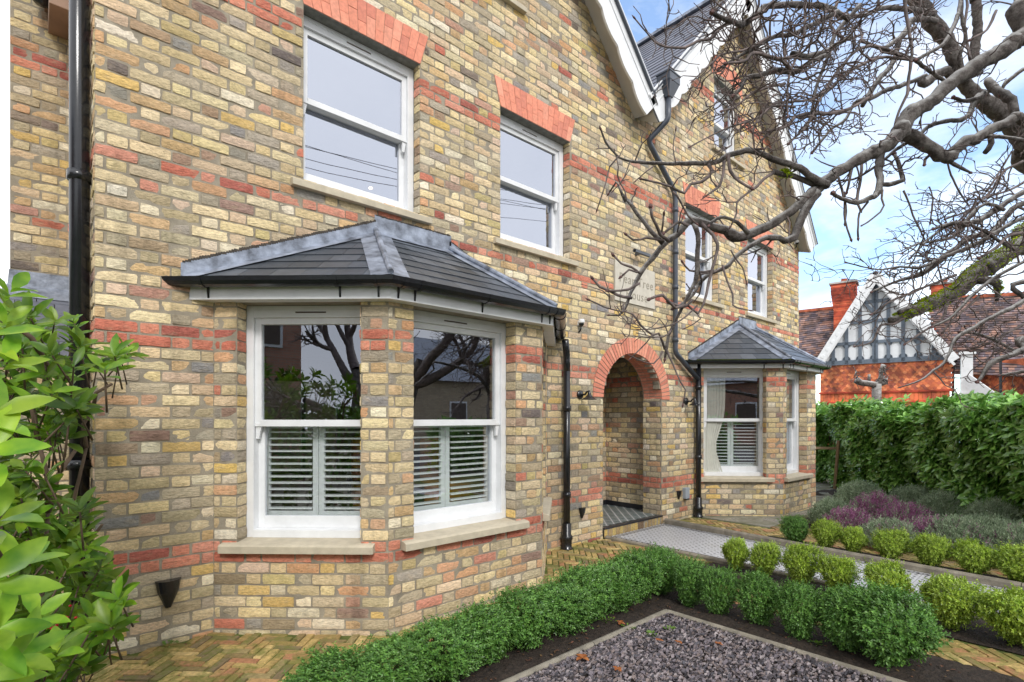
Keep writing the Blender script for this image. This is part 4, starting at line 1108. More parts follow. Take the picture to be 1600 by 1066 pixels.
# ------------------------------------------------------------------ laurel hedge
def hedge():
    e = empty('laurel_hedge', (11, -1.3, 0)); r = random.Random(5)
    P0, P1 = Vector((16.2, 1.9, 0)), Vector((7.55, -4.95, 0)); Ln = (P1-P0).length; U = (P1-P0).normalized(); Nn = Vector((U.y, -U.x, 0))
    if Nn.dot(Vector((0, -CAM_D, 0))-P0) < 0: Nn = -Nn
    mb = MB(); st = MB(); T = 1.0
    for i in range(15500):
        u = r.uniform(0, 1)**.8*Ln; q = r.random()
        hgt = 1.55-.06*(u/Ln)+.08*math.sin(u*1.7)+.06*math.sin(u*4.1+1)+.05*math.sin(u*9)
        bulge = .07*math.sin(u*2.3+1)+.05*math.sin(u*6.1)+.05*math.sin(u*3.7+q*8)
        if q < .74: z = hgt*r.uniform(0.02, 1)**.85; dn = T/2+bulge-.12*(1-z/hgt)-abs(r.gauss(0, .11))+.08*math.sin(z*5+u*3); out_ = (Nn+Vector((0, 0, .55))+rdir(r)*.55).normalized()
        else: z = hgt+r.gauss(0, .07); dn = r.uniform(-T/2, T/2); out_ = (Vector((0, 0, 1))+Nn*.35+rdir(r)*.6).normalized()
        # gaps low down where stems show
        if q < .74 and math.sin(u*3.1+z*2.2)*math.sin(u*1.3-z*3.7) > .80: dn -= .25
        c = P0+U*u+Nn*dn+Vector((0, 0, z)); t = r.uniform(.6, 1.25)*(1.25 if q >= .74 else 1)
        n_ = r.choice((3, 4, 4, 5)); ll = r.uniform(.12, .17)
        o1 = out_.orthogonal().normalized(); o2 = out_.cross(o1); a0 = r.uniform(0, 6.28)
        for k in range(n_):
            a = a0+k*2.4; sd_ = o1*math.cos(a)+o2*math.sin(a); tt = t*r.uniform(.85, 1.15)
            leaf(mb, c, sd_*.8+out_*.55, out_*1.0+rdir(r)*.25, ll, ll*.40, (tt, tt, tt), 0, .22, seg=2)
    for i in range(46):
        u = Ln*(i+.5)/46+r.uniform(-.1, .1); b = P0+U*u+Nn*r.uniform(-.1, .2)
        for k in range(3):
            a = r.uniform(-.5, .5); st.tube([tuple(b), tuple(b+U*a*.3+Nn*.15+Vector((0, 0, .6))), tuple(b+U*a*.7+Nn*.3*r.random()+Vector((0, 0, 1.45)))], [.014, .011, .006], n=5)
    f = mb.build('foliage', M['laurelleaf']); s_ = st.build('stem', M['stem'])
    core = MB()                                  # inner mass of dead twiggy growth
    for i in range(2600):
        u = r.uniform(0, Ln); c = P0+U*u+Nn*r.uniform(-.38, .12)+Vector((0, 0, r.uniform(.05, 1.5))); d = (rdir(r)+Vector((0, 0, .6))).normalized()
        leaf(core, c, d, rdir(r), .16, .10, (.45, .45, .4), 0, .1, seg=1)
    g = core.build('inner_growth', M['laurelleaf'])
    for o in (f, s_, g): o.parent = e; o.matrix_parent_inverse = Matrix.Translation(e.location).inverted()
    tag(e, 'tall glossy green laurel hedge along the right side of the garden', 'hedge'); return e
hedge()

# ------------------------------------------------------------------ mixed heather bed
def heather(x, y, rx, h, kind, label, seed, group=None):
    r = random.Random(seed); e = empty('heather_plant' if kind != 'grey' else 'hebe_plant', (x, y, 0)); mb = MB(); fl = MB(); st = MB()
    for i in range(int(1500*rx*rx/.09)):
        d = rdir(r, .0, 1); rr = r.uniform(.5, 1.0)**.5; c = Vector((d.x*rx*rr, d.y*rx*rr, .02+d.z*h*rr))
        out_ = (Vector((d.x*.5, d.y*.5, .9))+rdir(r)*.35).normalized(); ll = r.uniform(.035, .06)
        t = r.uniform(.7, 1.3)
        isf = kind == 'purple' and r.random() < .8 and rr > .62 or (kind == 'mixed' and r.random() < .10)
        for k in range(5):
            a = k*2.4; o1 = out_.orthogonal().normalized(); o2 = out_.cross(o1); sd_ = o1*math.cos(a)+o2*math.sin(a)
            leaf(fl if isf else mb, c+out_*ll*.35*k, out_+sd_*.6, sd_, ll*.5 if isf else ll*.7, ll*.26, (t, t, t), 0, .1, seg=1)
    for k in range(8):
        a = r.uniform(0, 6.28); st.tube([(0, 0, -.01), (math.cos(a)*rx*.7, math.sin(a)*rx*.7, h*.7)], [.006, .003], n=4)
    mb.build('foliage', M['heathleaf'], e); st.build('stem', M['stem'], e)
    if fl.v: fl.build('flower_spikes', M['purple'], e)
    tag(e, label, 'plant', group)
HP = [(1372, 800, .36, .36, 'purple', 'dark purple heather clump nearest the laurel hedge, at the back of the bed', .35),
      (1330, 822, .30, .30, 'purple', 'bright magenta heather clump at the left end of the bed', .28),
      (1418, 818, .34, .34, 'purple', 'dark purple heather clump in the middle of the bed beneath the hedge', .3),
      (1392, 840, .30, .26, 'mixed', 'grey green heather with a few purple spikes in front of the purple clumps', .3),
      (1460, 842, .34, .30, 'purple', 'magenta heather clump at the right end of the purple group', .28),
      (1345, 790, .36, .40, 'grey', 'low grey green shrub behind the purple heather near the concrete path', .4),
      (1300, 815, .26, .32, 'grey', 'small grey green shrub at the left edge of the heather bed', .3),
      (1500, 850, .38, .34, 'mixed', 'pale green heather with faded flowers right of the magenta clump', .3),
      (1545, 862, .38, .36, 'grey', 'loose grey green shrub near the right edge of the photo, close to the path bushes', .3),
      (1600, 868, .38, .36, 'mixed', 'heather cut by the right edge of the photo, with faded flowers', .3),
      (1480, 815, .38, .42, 'grey', 'grey green shrub against the foot of the laurel hedge', .3),
      (1560, 832, .38, .42, 'grey', 'grey green shrub at the foot of the laurel hedge, furthest right', .3),
      (1425, 800, .34, .40, 'grey', 'grey green shrub at the foot of the hedge behind the dark purple heather', .3)]
for i, (px, py, rx, h, kd, lb, s_) in enumerate(HP):
    d = F_PX*CAM_H/(py+ (18 if kd != 'grey' else 8) -HOR); p = at(px, py, d); heather(p.x, p.y, rx, h, kd, lb, 60+i)

# ------------------------------------------------------------------ broad-leaved shrub in the left foreground
def big_shrub():
    r = random.Random(12); e = empty('laurel_shrub', tuple(at(-40, 1100, 2.0))[:2]+(0,)); mb = MB(); st = MB()
    def whorl(c, out_, ll, n_, tint, spread=.75):
        o1 = out_.orthogonal().normalized(); o2 = out_.cross(o1); a0 = r.uniform(0, 6.28)
        for k in range(n_):
            a = a0+k*2.4; f = k/n_; sd_ = o1*math.cos(a)+o2*math.sin(a); t = tint*r.uniform(.8, 1.2)
            d = sd_*spread+out_*(.35+.5*f)
            base = c-out_*(.05*(1-f))
            leaf(mb, base, d, out_+sd_*(-.25)+rdir(r)*.25, ll*r.uniform(.75, 1.1), ll*.36, (t*r.uniform(.9, 1.15), t, t*r.uniform(.6, 1)), 0, .18, seg=3)
    def branch(px0, py0, d0, px1, py1, d1, r0, r1):
        a, b = at(px0, py0, d0), at(px1, py1, d1); mid = a.lerp(b, .5)+Vector((r.uniform(-.03,.03), r.uniform(-.03,.03), .02)); st.tube([a, mid, b], [r0, (r0+r1)/2, r1], n=7, jit=.08)
    # stems rise from the ground at the left
    for (x0, y0, d0, x1, y1, d1) in ((55, 1120, 2.3, 75, 800, 2.2), (75, 800, 2.2, 60, 690, 2.1), (60, 690, 2.1, 72, 600, 2.1), (75, 800, 2.2, 120, 700, 2.3), (72, 600, 2.1, 68, 560, 2.0), (68, 560, 2.0, 25, 510, 1.9),
                                     (120, 1080, 2.9, 110, 880, 2.9), (110, 880, 2.9, 135, 700, 2.8), (135, 700, 2.8, 145, 640, 2.8), (145, 640, 2.8, 175, 600, 2.8), (110, 900, 2.9, 160, 820, 2.8), (90, 1080, 2.6, 60, 900, 2.5), (-20, 1150, 1.8, 0, 900, 1.7), (0, 900, 1.7, -10, 600, 1.6)):
        branch(x0, y0, d0, x1, y1, d1, .011, .007)
    # crown outline in several depth layers; whorls face up and towards the light
    for i in range(330):
        d = r.uniform(1.9, 3.0)
        q = r.random()
        py = 480+q*590
        lim = 150+55*math.sin((py-480)/590*9+1)+25*math.sin(py*.05)*r.random() if py > 540 else 60+ (py-440)*.9
        px = r.uniform(-60, lim)
        if py < 520 and px > 60 and r.random() < .6: continue
        c = at(px, py, d); out_ = (Vector((r.uniform(-.5, .7), -.55, .9))+rdir(r)*.45).normalized()
        whorl(c, out_, r.uniform(.08, .118), r.choice((6, 7, 8)), r.uniform(.38, 1.12))
        st.tube([c-out_*.16+Vector((0, 0, -.03)), c-out_*.02], [.004, .003], n=5)
    # nearer, larger leaves cut by the left edge
    for (px, py, d, ll) in ((-10, 640, 1.15, .13), (-25, 700, 1.1, .13), (10, 560, 1.5, .12), (0, 800, 1.15, .13), (-15, 900, 1.05, .13), (20, 880, 1.2, .12), (-5, 980, 1.2, .13), (30, 1020, 1.35, .12), (-20, 1050, 1.2, .13), (20, 450, 1.7, .11), (10, 500, 1.7, .11), (-20, 520, 1.5, .12), (60, 960, 1.6, .12), (90, 1010, 1.7, .12)):
        c = at(px, py, d); whorl(c, (Vector((.2, -.5, .8))+rdir(r)*.3).normalized(), ll, 6, r.uniform(1.0, 1.4), .85)
    f = mb.build('foliage', M['shrubleaf'], smooth=True); s_ = st.build('branch', M['stem'], smooth=True)
    for o in (f, s_): o.parent = e; o.matrix_parent_inverse = Matrix.Translation(e.location).inverted()
    bm_ = MB()
    for i in range(26):
        c = at(r.gauss(88, 22), r.gauss(975, 9), r.uniform(2.1, 2.3)); bm_.lathe([(0, -.006), (.005, -.003), (.006, 0), (.005, .004), (0, .006)], c, n=8)
    o = bm_.build('red_berries', M['berry'], smooth=True); o.parent = e; o.matrix_parent_inverse = Matrix.Translation(e.location).inverted()
    tag(e, 'large glossy green shrub with red berries filling the left foreground', 'shrub')
big_shrub()

# ------------------------------------------------------------------ fallen leaves, weeds and the stake
def lay(mb, name, mats, loc, label, cat, group=None, rz=0):
    o = mb.build(name, mats); o.location = loc; o.rotation_euler = (0, 0, rz); tag(o, label, cat, group); return o
M['dryleaf'] = leafmat('dry_leaf', (0.30, 0.09, 0.02), (0.45, 0.17, 0.05), rough=.6)
def dry_leaf(px, py, size, label):
    d = F_PX*(CAM_H-.03)/(py-HOR); p = at(px, py, d); r = random.Random(px); mb = MB()
    for k in range(4):
        a = k*1.57+r.uniform(-.4, .4); leaf(mb, (0, 0, .01), (math.cos(a), math.sin(a), r.uniform(.1, .7)), (0, 0, 1), size, size*.8, (1, 1, 1), 0, .3, seg=3)
    lay(mb, 'fallen_leaf', M['dryleaf'], (p.x, p.y, .028), label, 'fallen leaf', 'fallen leaves on the slate bed')
dry_leaf(910, 1030, .045, 'largest curled orange leaf on the slate chippings near the edging')
dry_leaf(965, 1048, .032, 'rusty brown leaf lying right of the largest orange leaf')
dry_leaf(1060, 1005, .030, 'pale orange leaf in the middle of the slate chippings')
dry_leaf(1030, 1003, .028, 'faded tan leaf just left of the pale orange leaf on the chippings')
dry_leaf(1123, 1008, .026, 'small brown leaf nearest the right edging of the slate bed')
dry_leaf(970, 975, .032, 'orange leaf on the soil behind the edging under the box row')
M['weed'] = leafmat('weed_leaf', (0.10, 0.20, 0.02), (0.18, 0.30, 0.05))
for i, (px, py, s_, lb) in enumerate(((980, 985, .05, 'low green weed in the back corner of the slate bed'), (1018, 996, .035, 'small weed in the chippings behind the pale leaves'), (1047, 988, .035, 'small weed in the chippings nearest the right edging'),
        (948, 974, .06, 'bright yellow green weed on the soil between box row and edging'), (1275, 1010, .04, 'small weed at the foot of the bushes beside the right edging'), (262, 1012, .05, 'flat green weed in the paving by the house wall'))):
    d = F_PX*CAM_H/(py-HOR); p = at(px, py, d); r = random.Random(i); mb = MB()
    for k in range(26):
        a = r.uniform(0, 6.28); q = r.uniform(0, s_); leaf(mb, (math.cos(a)*q, math.sin(a)*q, .0), (math.cos(a), math.sin(a), r.uniform(.2, 1.2)), (0, 0, 1), .022, .013, (1, 1, 1), 0, .1, seg=2)
    lay(mb, 'weed', M['weed'], (p.x, p.y, .02), lb, 'weed', 'weeds in the beds and paving')
st = empty('hedge_stake', (12.4, -.42, 0)); mb = MB(); mb.bar((0, 0, -.05), (-.16, -.12, 1.02), .06, .05, up=(0, 1, 0)); mb.build('post', M['stake'], st)
mb = MB(); a = Vector((-.13, -.10, .86)); b = a+Vector((-.75, .65, .02)); mb.bar(a, b, .025, .05); mb.build('rail', M['stake'], st)
tag(st, 'leaning rough timber stake with a cross rail at the far end of the hedge', 'stake')

# leaf litter on the soil and paving: too many scraps to count
mb = MB(); r = random.Random(77)
for i in range(420):
    q = r.random()
    if q < .5: x, y = r.uniform(.9, 4.15), r.uniform(-1.86, -1.4)
    elif q < .75: x, y = r.uniform(3.66, 4.15), r.uniform(-3.6, -1.8)
    elif q < .9: x, y = r.uniform(4.2, 5.2), r.uniform(-4.2, -.1)
    else: x, y = r.uniform(.35, 3.6), r.uniform(-1.8, -.1)
    a = r.uniform(0, 6.28); t_ = r.uniform(.4, 1.3); leaf(mb, (x, y, .022), (math.cos(a), math.sin(a), r.uniform(-.1, .5)), (0, 0, 1), r.uniform(.014, .034), r.uniform(.008, .018), (t_, t_*r.uniform(.7, 1.2), t_), 0, .2, seg=2)
M['litter'] = leafmat('leaf_litter', (0.12, 0.06, 0.03), (0.22, 0.13, 0.06), rough=.8)
o = mb.build('leaf_litter', M['litter']); tag(o, 'scraps of brown leaf litter scattered over soil and paving', 'leaf litter', kind='stuff')

# ------------------------------------------------------------------ fittings on the wall
def wall_lamp(x, z, label):
    e = empty('wall_lamp', (x, 0, z)); mb = MB(); mb.lathe([(0, 0), (.05, 0), (.055, .008), (.05, .02), (.025, .03), (0, .032)], (0, -.002, 0), axis=(0, -1, 0), n=18); mb.build('back_plate', M['black'], e, smooth=True)
    mb = MB(); mb.tube(curve([(0, -.02, 0), (0, -.09, .0), (0, -.11, .03), (0, -.14, .035), (0, -.15, -.005)]), .011, n=8); mb.lathe([(0, .055), (.012, .05), (.014, .03), (.02, .02), (.022, 0)], (0, -.15, -.005), n=12); mb.build('arm', M['black'], e, smooth=True)
    mb = MB(); mb.lathe([(.022, .0), (.032, -.015), (.045, -.03), (.078, -.052), (.092, -.062), (.088, -.062), (.045, -.035), (.02, -.01)], (0, -.15, 0), n=22); mb.build('shade', M['black'], e, smooth=True)
    tag(e, label, 'wall lamp', 'outside lamps beside the porch arch')
wall_lamp(4.80, 1.765, 'black dished wall lamp left of the porch arch'); wall_lamp(7.20, 1.735, 'black dished wall lamp right of the porch arch, beside the far drain pipe')
def sensor(p, label, name='security_sensor'):
    e = empty(name, p); mb = MB(); mb.lathe([(0, .03), (.03, .028), (.036, .01), (.036, -.01), (.028, -.02)], (0, -.05, .02), n=16); mb.box(-.02, -.02, -.02, .02, .0, .03); mb.build('housing', M['white'], e, smooth=False)
    mb = MB(); mb.lathe([(.03, 0), (.028, -.018), (.018, -.032), (0, -.038)], (0, -.05, .0), n=14); mb.tube(curve([(0, -.045, -.035), (0, -.03, -.085), (0, -.005, -.10)]), .009, n=7); mb.build('lens_dome', M['black'], e, smooth=True)
    tag(e, label, 'security camera')
sensor((4.78, 0, 2.60), 'small white and black dome camera above the left porch lamp'); sensor((11.40, 0, 5.0), 'small dome camera high under the right eave of the far gable')
sensor((6.02, 1.0, 2.55), 'white sensor under the porch ceiling inside the arch')
e = empty('sign_light', (5.93, 0, 3.63)); mb = MB(); mb.tube([(-.17, -.10, .02), (.17, -.10, .02)], .024, n=12); mb.box(-.17, -.125, .0, .17, -.10, .03); mb.build('light_bar', M['hopper'], e)
mb = MB(); mb.box(-.02, -.10, .01, .02, 0, .04); mb.build('wall_arm', M['hopper'], e); tag(e, 'slim grey bar light mounted above the carved name stone', 'light')
e = empty('socket_box', (7.16, 0, .37)); mb = MB(); mb.box(-.055, -.06, -.07, .055, 0, .09); mb.build('cover', M['grey_box'], e, bevel=.006)
mb = MB(); mb.box(-.035, -.065, -.085, .035, -.02, -.071); mb.build('cable_gland', M['black'], e); tag(e, 'grey outdoor socket box low on the wall right of the porch', 'socket')

# ------------------------------------------------------------------ inside the rooms
def lamp_in(p, label, s=.12):
    e = empty('pendant_lamp', p); mb = MB(); mb.lathe([(.02, .10), (.06, .09), (s, 0), (s*.96, 0), (.05, .08)], (0, 0, 0), n=18); mb.build('shade', M['bulbshade'], e, smooth=True)
    mb = MB(); mb.tube([(0, 0, .1), (0, 0, .6)], .004, n=5); mb.build('cord', M['black'], e); tag(e, label, 'lamp'); return e
M['bulbshade'] = emit('glowing_shade', (1.0, .42, .12), 1.2)
lamp_in((8.9, 1.2, 1.85), 'glowing orange pendant lamp seen through the far bay window'); lamp_in((11.2, 2.2, 3.9), 'warm pendant lamp inside the far right upper window', .2)
e = empty('ceiling_spot', tuple(at(579, 294, 5.2))); mb = MB(); mb.lathe([(0, .012), (.014, .008), (.02, 0), (.014, -.008), (0, -.012)], (0, 0, 0), n=14); mb.build('bulb', M['bulb'], e); tag(e, 'small warm ceiling spotlight seen in the large upper window', 'ceiling light')
# dining table, chairs and orange cushions
e = empty('dining_table', (2.5, 2.6, .32)); mb = MB(); mb.box(-.9, -.45, .70, .9, .45, .75); mb.build('tabletop', M['floorwood'], e, bevel=.01)
for sx in (-.82, .82):
    for sy in (-.38, .38): mb = MB(); mb.tube([(sx, sy, 0), (sx, sy, .70)], [.025, .04], n=8); mb.build('leg', M['hopper'], e)
tag(e, 'dark wooden dining table inside the near bay room', 'table')
M['orange'] = simple('orange_fabric', (0.55, 0.20, 0.03), .8, .15)
def chair(x, y, rz, label, mat='orange'):
    e = empty('armchair', (x, y, .32)); e.rotation_euler = (0, 0, rz); mb = MB(); mb.box(-.3, -.3, .12, .3, .3, .44); mb.build('seat', M[mat], e, bevel=.05)
    mb = MB(); mb.box(-.3, .22, .40, .3, .36, .95); mb.build('backrest', M[mat], e, bevel=.06)
    for sx in (-.26, .26):
        for sy in (-.26, .28): mb = MB(); mb.tube([(sx, sy, 0), (sx, sy, .12)], .02, n=6); mb.build('leg', M['hopper'], e)
    tag(e, label, 'armchair', 'orange armchairs in the bay room')
chair(3.75, 1.0, .5, 'orange armchair behind the right shutter of the near bay'); chair(3.0, 1.5, -.4, 'orange armchair behind the left shutter of the near bay front window')
def curtain(x, y, z0, z1, wd, ang, label):
    e = empty('curtain', (x, y, z0)); mb = MB(); n = 28; P2 = []
    for i in range(n+1):
        u = wd*i/n; P2.append((u*math.cos(ang)+.02*math.sin(i*1.5)*math.sin(ang), u*math.sin(ang)+.025*math.sin(i*1.5)))
    k = 10; v = []
    for j in range(k+1):
        f = j/k; sq = 1-.45*math.exp(-((f-.25)/.2)**2)
        v += [(p*sq, q*sq+ .0, (z1-z0)*f) for p, q in P2]
    mb.add(v, [(j*(n+1)+i, j*(n+1)+i+1, (j+1)*(n+1)+i+1, (j+1)*(n+1)+i) for j in range(k) for i in range(n)]); mb.build('cloth', M['curtain'], e, smooth=True); tag(e, label, 'curtain')
curtain(7.72, -.02, .62, 2.3, .30, -.7, 'pale gathered curtain at the left of the far bay window')
# evergreen planting seen through the garden doors
def far_bush(x, y, s_, label, seed, n=900, name='garden_shrub', mat='laurelleaf', group='garden shrubs seen through the house'):
    r = random.Random(seed); e = empty(name, (x, y, 0)); mb = MB()
    for i in range(n):
        d = rdir(r, -.1, 1); c = Vector((d.x*s_, d.y*s_, .1+d.z*s_*1.5))*r.uniform(.6, 1)**.5
        for k in range(3): leaf(mb, c, rdir(r)+Vector((0, 0, .4)), rdir(r), .12*s_, .05*s_, (r.uniform(.6, 1.4),)*3, 0, .1, seg=1)
    mb.build('foliage', M[mat], e); mb = MB(); mb.tube([(0, 0, -.02), (0, 0, s_)], [.05, .03], n=6); mb.build('stem', M['stem'], e); tag(e, label, 'shrub', group)
for i, x in enumerate((1.0, 2.6, 4.2, 5.8)): far_bush(x, 12.5+.5*(i % 2), 1.6, 'dark green shrub in the back garden, %s from the left through the bay window' % ORD[i], 200+i)
M['lawn'] = simple('lawn', (0.07, 0.16, 0.025), .9, .3, 20)
mb = MB(); mb.add([(-8,9.1,.0),(14,9.1,.0),(14,30,.0),(-8,30,.0)], [(0,1,2,3)]); ground(mb, 'back_lawn', M['lawn'])

# ------------------------------------------------------------------ neighbouring house
def scale_mat():
    m, t, p = new_mat('fish_scale_tiles'); a = N(t, 'ShaderNodeVertexColor'); a.layer_name = 'tint'
    n = noise(t, 1.2, 6, .65); r = ramp(t, n.outputs['Fac'], [(.42, .45), (.58, 1.15)]); c = mixc(t, a.outputs[0], r.outputs[0], 1.0, 'MULTIPLY')
    t.links.new(c, p.inputs['Base Color']); p.inputs['Roughness'].default_value = .85; return m
M['tile'] = scale_mat(); M['dktimber'] = simple('grey_blue_timber', (0.12, 0.15, 0.19), .6, .15); M['render'] = simple('white_render', (.70, .72, .74), .7, .05)
nb = empty('neighbour_house'); 
A0 = at(1282, 568, 27.3); B0 = at(1484, 551, 24.2)
U = Vector((B0.x-A0.x, B0.y-A0.y, 0)); NW = U.length; U.normalize(); NN = Vector((U.y, -U.x, 0))
if NN.dot(Vector((0,-CAM_D,0))-A0) < 0: NN = -NN
nb.location = (A0.x, A0.y, 0)
BT = Matrix(((U.x, NN.x, 0, 0), (U.y, NN.y, 0, 0), (0, 0, 1, 0), (0, 0, 0, 1)))   # local: x along gable, y towards viewer, z up
nb.matrix_world = Matrix.Translation((A0.x, A0.y, 0)) @ BT
def nbp(mb, name, mat, parent=nb, **k): return mb.build(name, mat, parent, **k)
EZ = 4.15; AZ = 8.35; MX = NW*.46; OH = .15
mb = MB(); TR = [lin(212,122,80), lin(200,110,74), lin(222,138,94), lin(180,98,72), lin(150,86,70)]
def tile_wall(mb, x0, x1, z0, z1, y, w_=.17, h_=.11, top=None, dx=None):
    k = 0; z = z1
    while z > z0:
        x = x0+(w_/2 if k % 2 else 0)
        while x < x1:
            if top is None or z < top(x+w_/2):
                c = random.choice(TR); q = random.uniform(.8, 1.1); c = tuple(q*e for e in c)
                pts_ = [(x, z), (x, z-h_*.9), (x+w_*.2, z-h_*1.3), (x+w_*.5, z-h_*1.5), (x+w_*.8, z-h_*1.3), (x+w_-.008, z-h_*.9), (x+w_-.008, z)]
                v = [(p, y+.012+(z-q_)*.14, q_) for p, q_ in pts_]
                v2 = [(p, y, q_) for p, q_ in pts_]
                if dx: v = [dx(*t) for t in v]; v2 = [dx(*t) for t in v2]
                n_ = len(v); mb.add(v+v2, [tuple(range(n_))]+[(i, n_+i, n_+i+1, i+1) for i in range(n_-1)], 0, c)
            x += w_
        z -= h_; k += 1
    
tile_wall(mb, 0, NW, 2.75, EZ, .0)
mb.box(0, -.3, 0, NW, 0, EZ, 0, lin(196,108,74)); nbp(mb, 'tile_hung_wall', M['tile'])
mb = MB()
for x in range(int(NW/.16)): mb.box(x*.16, .0, 2.28, x*.16+.15, .14, 2.68, 0, tuple(random.uniform(.85, 1.1)*c for c in lin(218,112,76)))
mb.box(-.05, 0, 2.68, NW+.05, .20, 2.76, 0, lin(170,70,50)); mb.box(-.05, 0, 2.2, NW+.05, .17, 2.28, 0, lin(190,80,56)); mb.box(0, -.3, 0, NW, .10, 2.2, 0, lin(206,104,74)); nbp(mb, 'brick_base', M['tile'])
# gable with timber framing
sl = (AZ-EZ)/(MX+OH)
mb = MB(); mb.add([(-.0, .02, EZ), (NW, .02, EZ), (MX, .02, EZ+sl*MX)], [(0,1,2)]); mb.add([(-.0, -.2, EZ), (NW, -.2, EZ), (MX, -.2, EZ+sl*MX)], [(0,2,1)]); nbp(mb, 'gable_panel', M['render'])
def gt(x): return EZ+sl*(x if x < MX else (NW-x)*MX/(NW-MX))
mb = MB()
def beam(x0_, z0_, x1_, z1_, w_=.16): mb.bar((x0_, .05, z0_), (x1_, .05, z1_), w_, .09, up=(0, 1, 0))
beam(0, EZ+.08, NW, EZ+.08, .22)
for zz in (1.02, 2.05, 3.0):
    xx0 = zz/sl; xx1 = NW-zz*(NW-MX)/(sl*MX); beam(xx0, EZ+zz, xx1, EZ+zz, .15)
for i in range(1, 9):
    x = NW*i/9
    beam(x, EZ, x, min(gt(x), EZ+3.0 if abs(x-MX) > .3 else gt(x)), .15)
beam(MX, EZ, MX, gt(MX)-.2, .16); beam(MX, EZ+2.35, MX-.5, EZ+3.0, .13); beam(MX, EZ+2.35, MX+.5, EZ+3.0, .13)
# quatrefoil band: lozenges with rounded cusps along the foot of the gable
for i in range(0, 9):
    x0_, x1_ = NW*i/9, NW*(i+1)/9
    for (cx_, cz_) in ((x0_, EZ+.22), (x1_, EZ+.22), (x0_, EZ+.95), (x1_, EZ+.95)):
        if cz_ < gt(cx_): mb.lathe([(0, .03), (.17, .03), (.17, 0)], (cx_, .05, cz_), axis=(0, 1, 0), n=12)
nbp(mb, 'timber_frame', M['dktimber'])
mb = MB()
for (x0_, x1_) in ((-OH, MX), (NW+OH, MX)):
    z0_ = EZ-OH*sl*(1 if x0_ < 0 else MX/(NW-MX)); zt_ = EZ+sl*MX
    mb.bar((x0_, .42, z0_+.1), (x1_, .42, zt_+.22), .08, .42, up=(0, 0, 1)); mb.bar((x0_, .46, z0_-.1), (x1_, .46, zt_), .05, .10, up=(0, 0, 1))
    for k in range(12):
        t = (k+.5)/12; mb.lathe([(0, .02), (.09, .02), (.10, 0)], (x0_+(x1_-x0_)*t, .46, z0_+.12+(zt_+.1-z0_)*t), axis=(0, 1, 0), n=10)
    # sloping soffit between board and wall
nbp(mb, 'bargeboard', M['white'])
def tiled_roof(parent, a, b, c, d, name, cols, rows=26, cell=.22):
    "a-b eave, d-c ridge; rows of plain tiles with a stepped section"
    a, b, c, d = map(Vector, (a, b, c, d)); nrm = (b-a).cross(d-a).normalized(); nrm = nrm if nrm.z > 0 else -nrm; mb = MB()
    for r_ in range(rows):
        p, q, p2, q2 = a.lerp(d, r_/rows), b.lerp(c, r_/rows), a.lerp(d, (r_+1.06)/rows), b.lerp(c, (r_+1.06)/rows); n_ = max(1, int((q-p).length/cell))
        for i in range(n_):
            o_ = (.5 if r_ % 2 else 0); t0, t1 = max(0, (i+o_)/n_), min(1, (i+1+o_)/n_)
            if t1 <= t0: continue
            h_ = .045+random.uniform(-.008, .008); k = random.uniform(.75, 1.2); cc = tuple(k*e for e in random.choice(cols))
            e = [p.lerp(q, t0)+nrm*h_, p.lerp(q, t1)+nrm*h_, p2.lerp(q2, t1)+nrm*.01, p2.lerp(q2, t0)+nrm*.01, p.lerp(q, t0), p.lerp(q, t1)]
            mb.add([tuple(x) for x in e], [(0,1,2,3),(0,4,5,1)], 0, cc)
    o = mb.build(name, M['tile'], parent); return o
RC = [lin(126,106,104), lin(110,96,100), lin(138,112,104), lin(98,88,94), lin(150,116,102)]
zt_ = EZ+sl*MX+.45
tiled_roof(nb, (NW+OH+.15, .45, EZ-.0), (NW+OH+.15, -7, EZ), (MX, -7, zt_), (MX, .45, zt_), 'gable_roof', RC)
tiled_roof(nb, (-OH-.15, -7, EZ-.0), (-OH-.15, .45, EZ), (MX, .45, zt_), (MX, -7, zt_), 'gable_roof', RC)
# main range running left and right behind the gable
def world2nb(p): return nb.matrix_world.inverted() @ Vector(p)
la = world2nb(at(1215, 595, 29.5)); lb = world2nb(at(1345, 575, 28)); lc = world2nb(at(1345, 478, 31)); ld = world2nb(at(1215, 492, 33))
tiled_roof(nb, la, lb, lc, ld, 'main_roof', RC, rows=30)
mb = MB(); mb.bar(ld+Vector((0,0,.05)), lc+Vector((0,0,.05)), .25, .16, col=lin(196,110,80)); nbp(mb, 'ridge_tile', M['tile'])
ra = world2nb(at(1490, 585, 25)); rb = world2nb(at(1700, 590, 20)); rc = world2nb(at(1700, 455, 24)); rd = world2nb(at(1440, 470, 29.5))
tiled_roof(nb, ra, rb, rc, rd, 'main_roof', RC, rows=34)
mb = MB(); mb.bar(rd+Vector((0,0,.05)), rc+Vector((0,0,.05)), .25, .16, col=lin(196,110,80)); nbp(mb, 'ridge_tile', M['tile'])
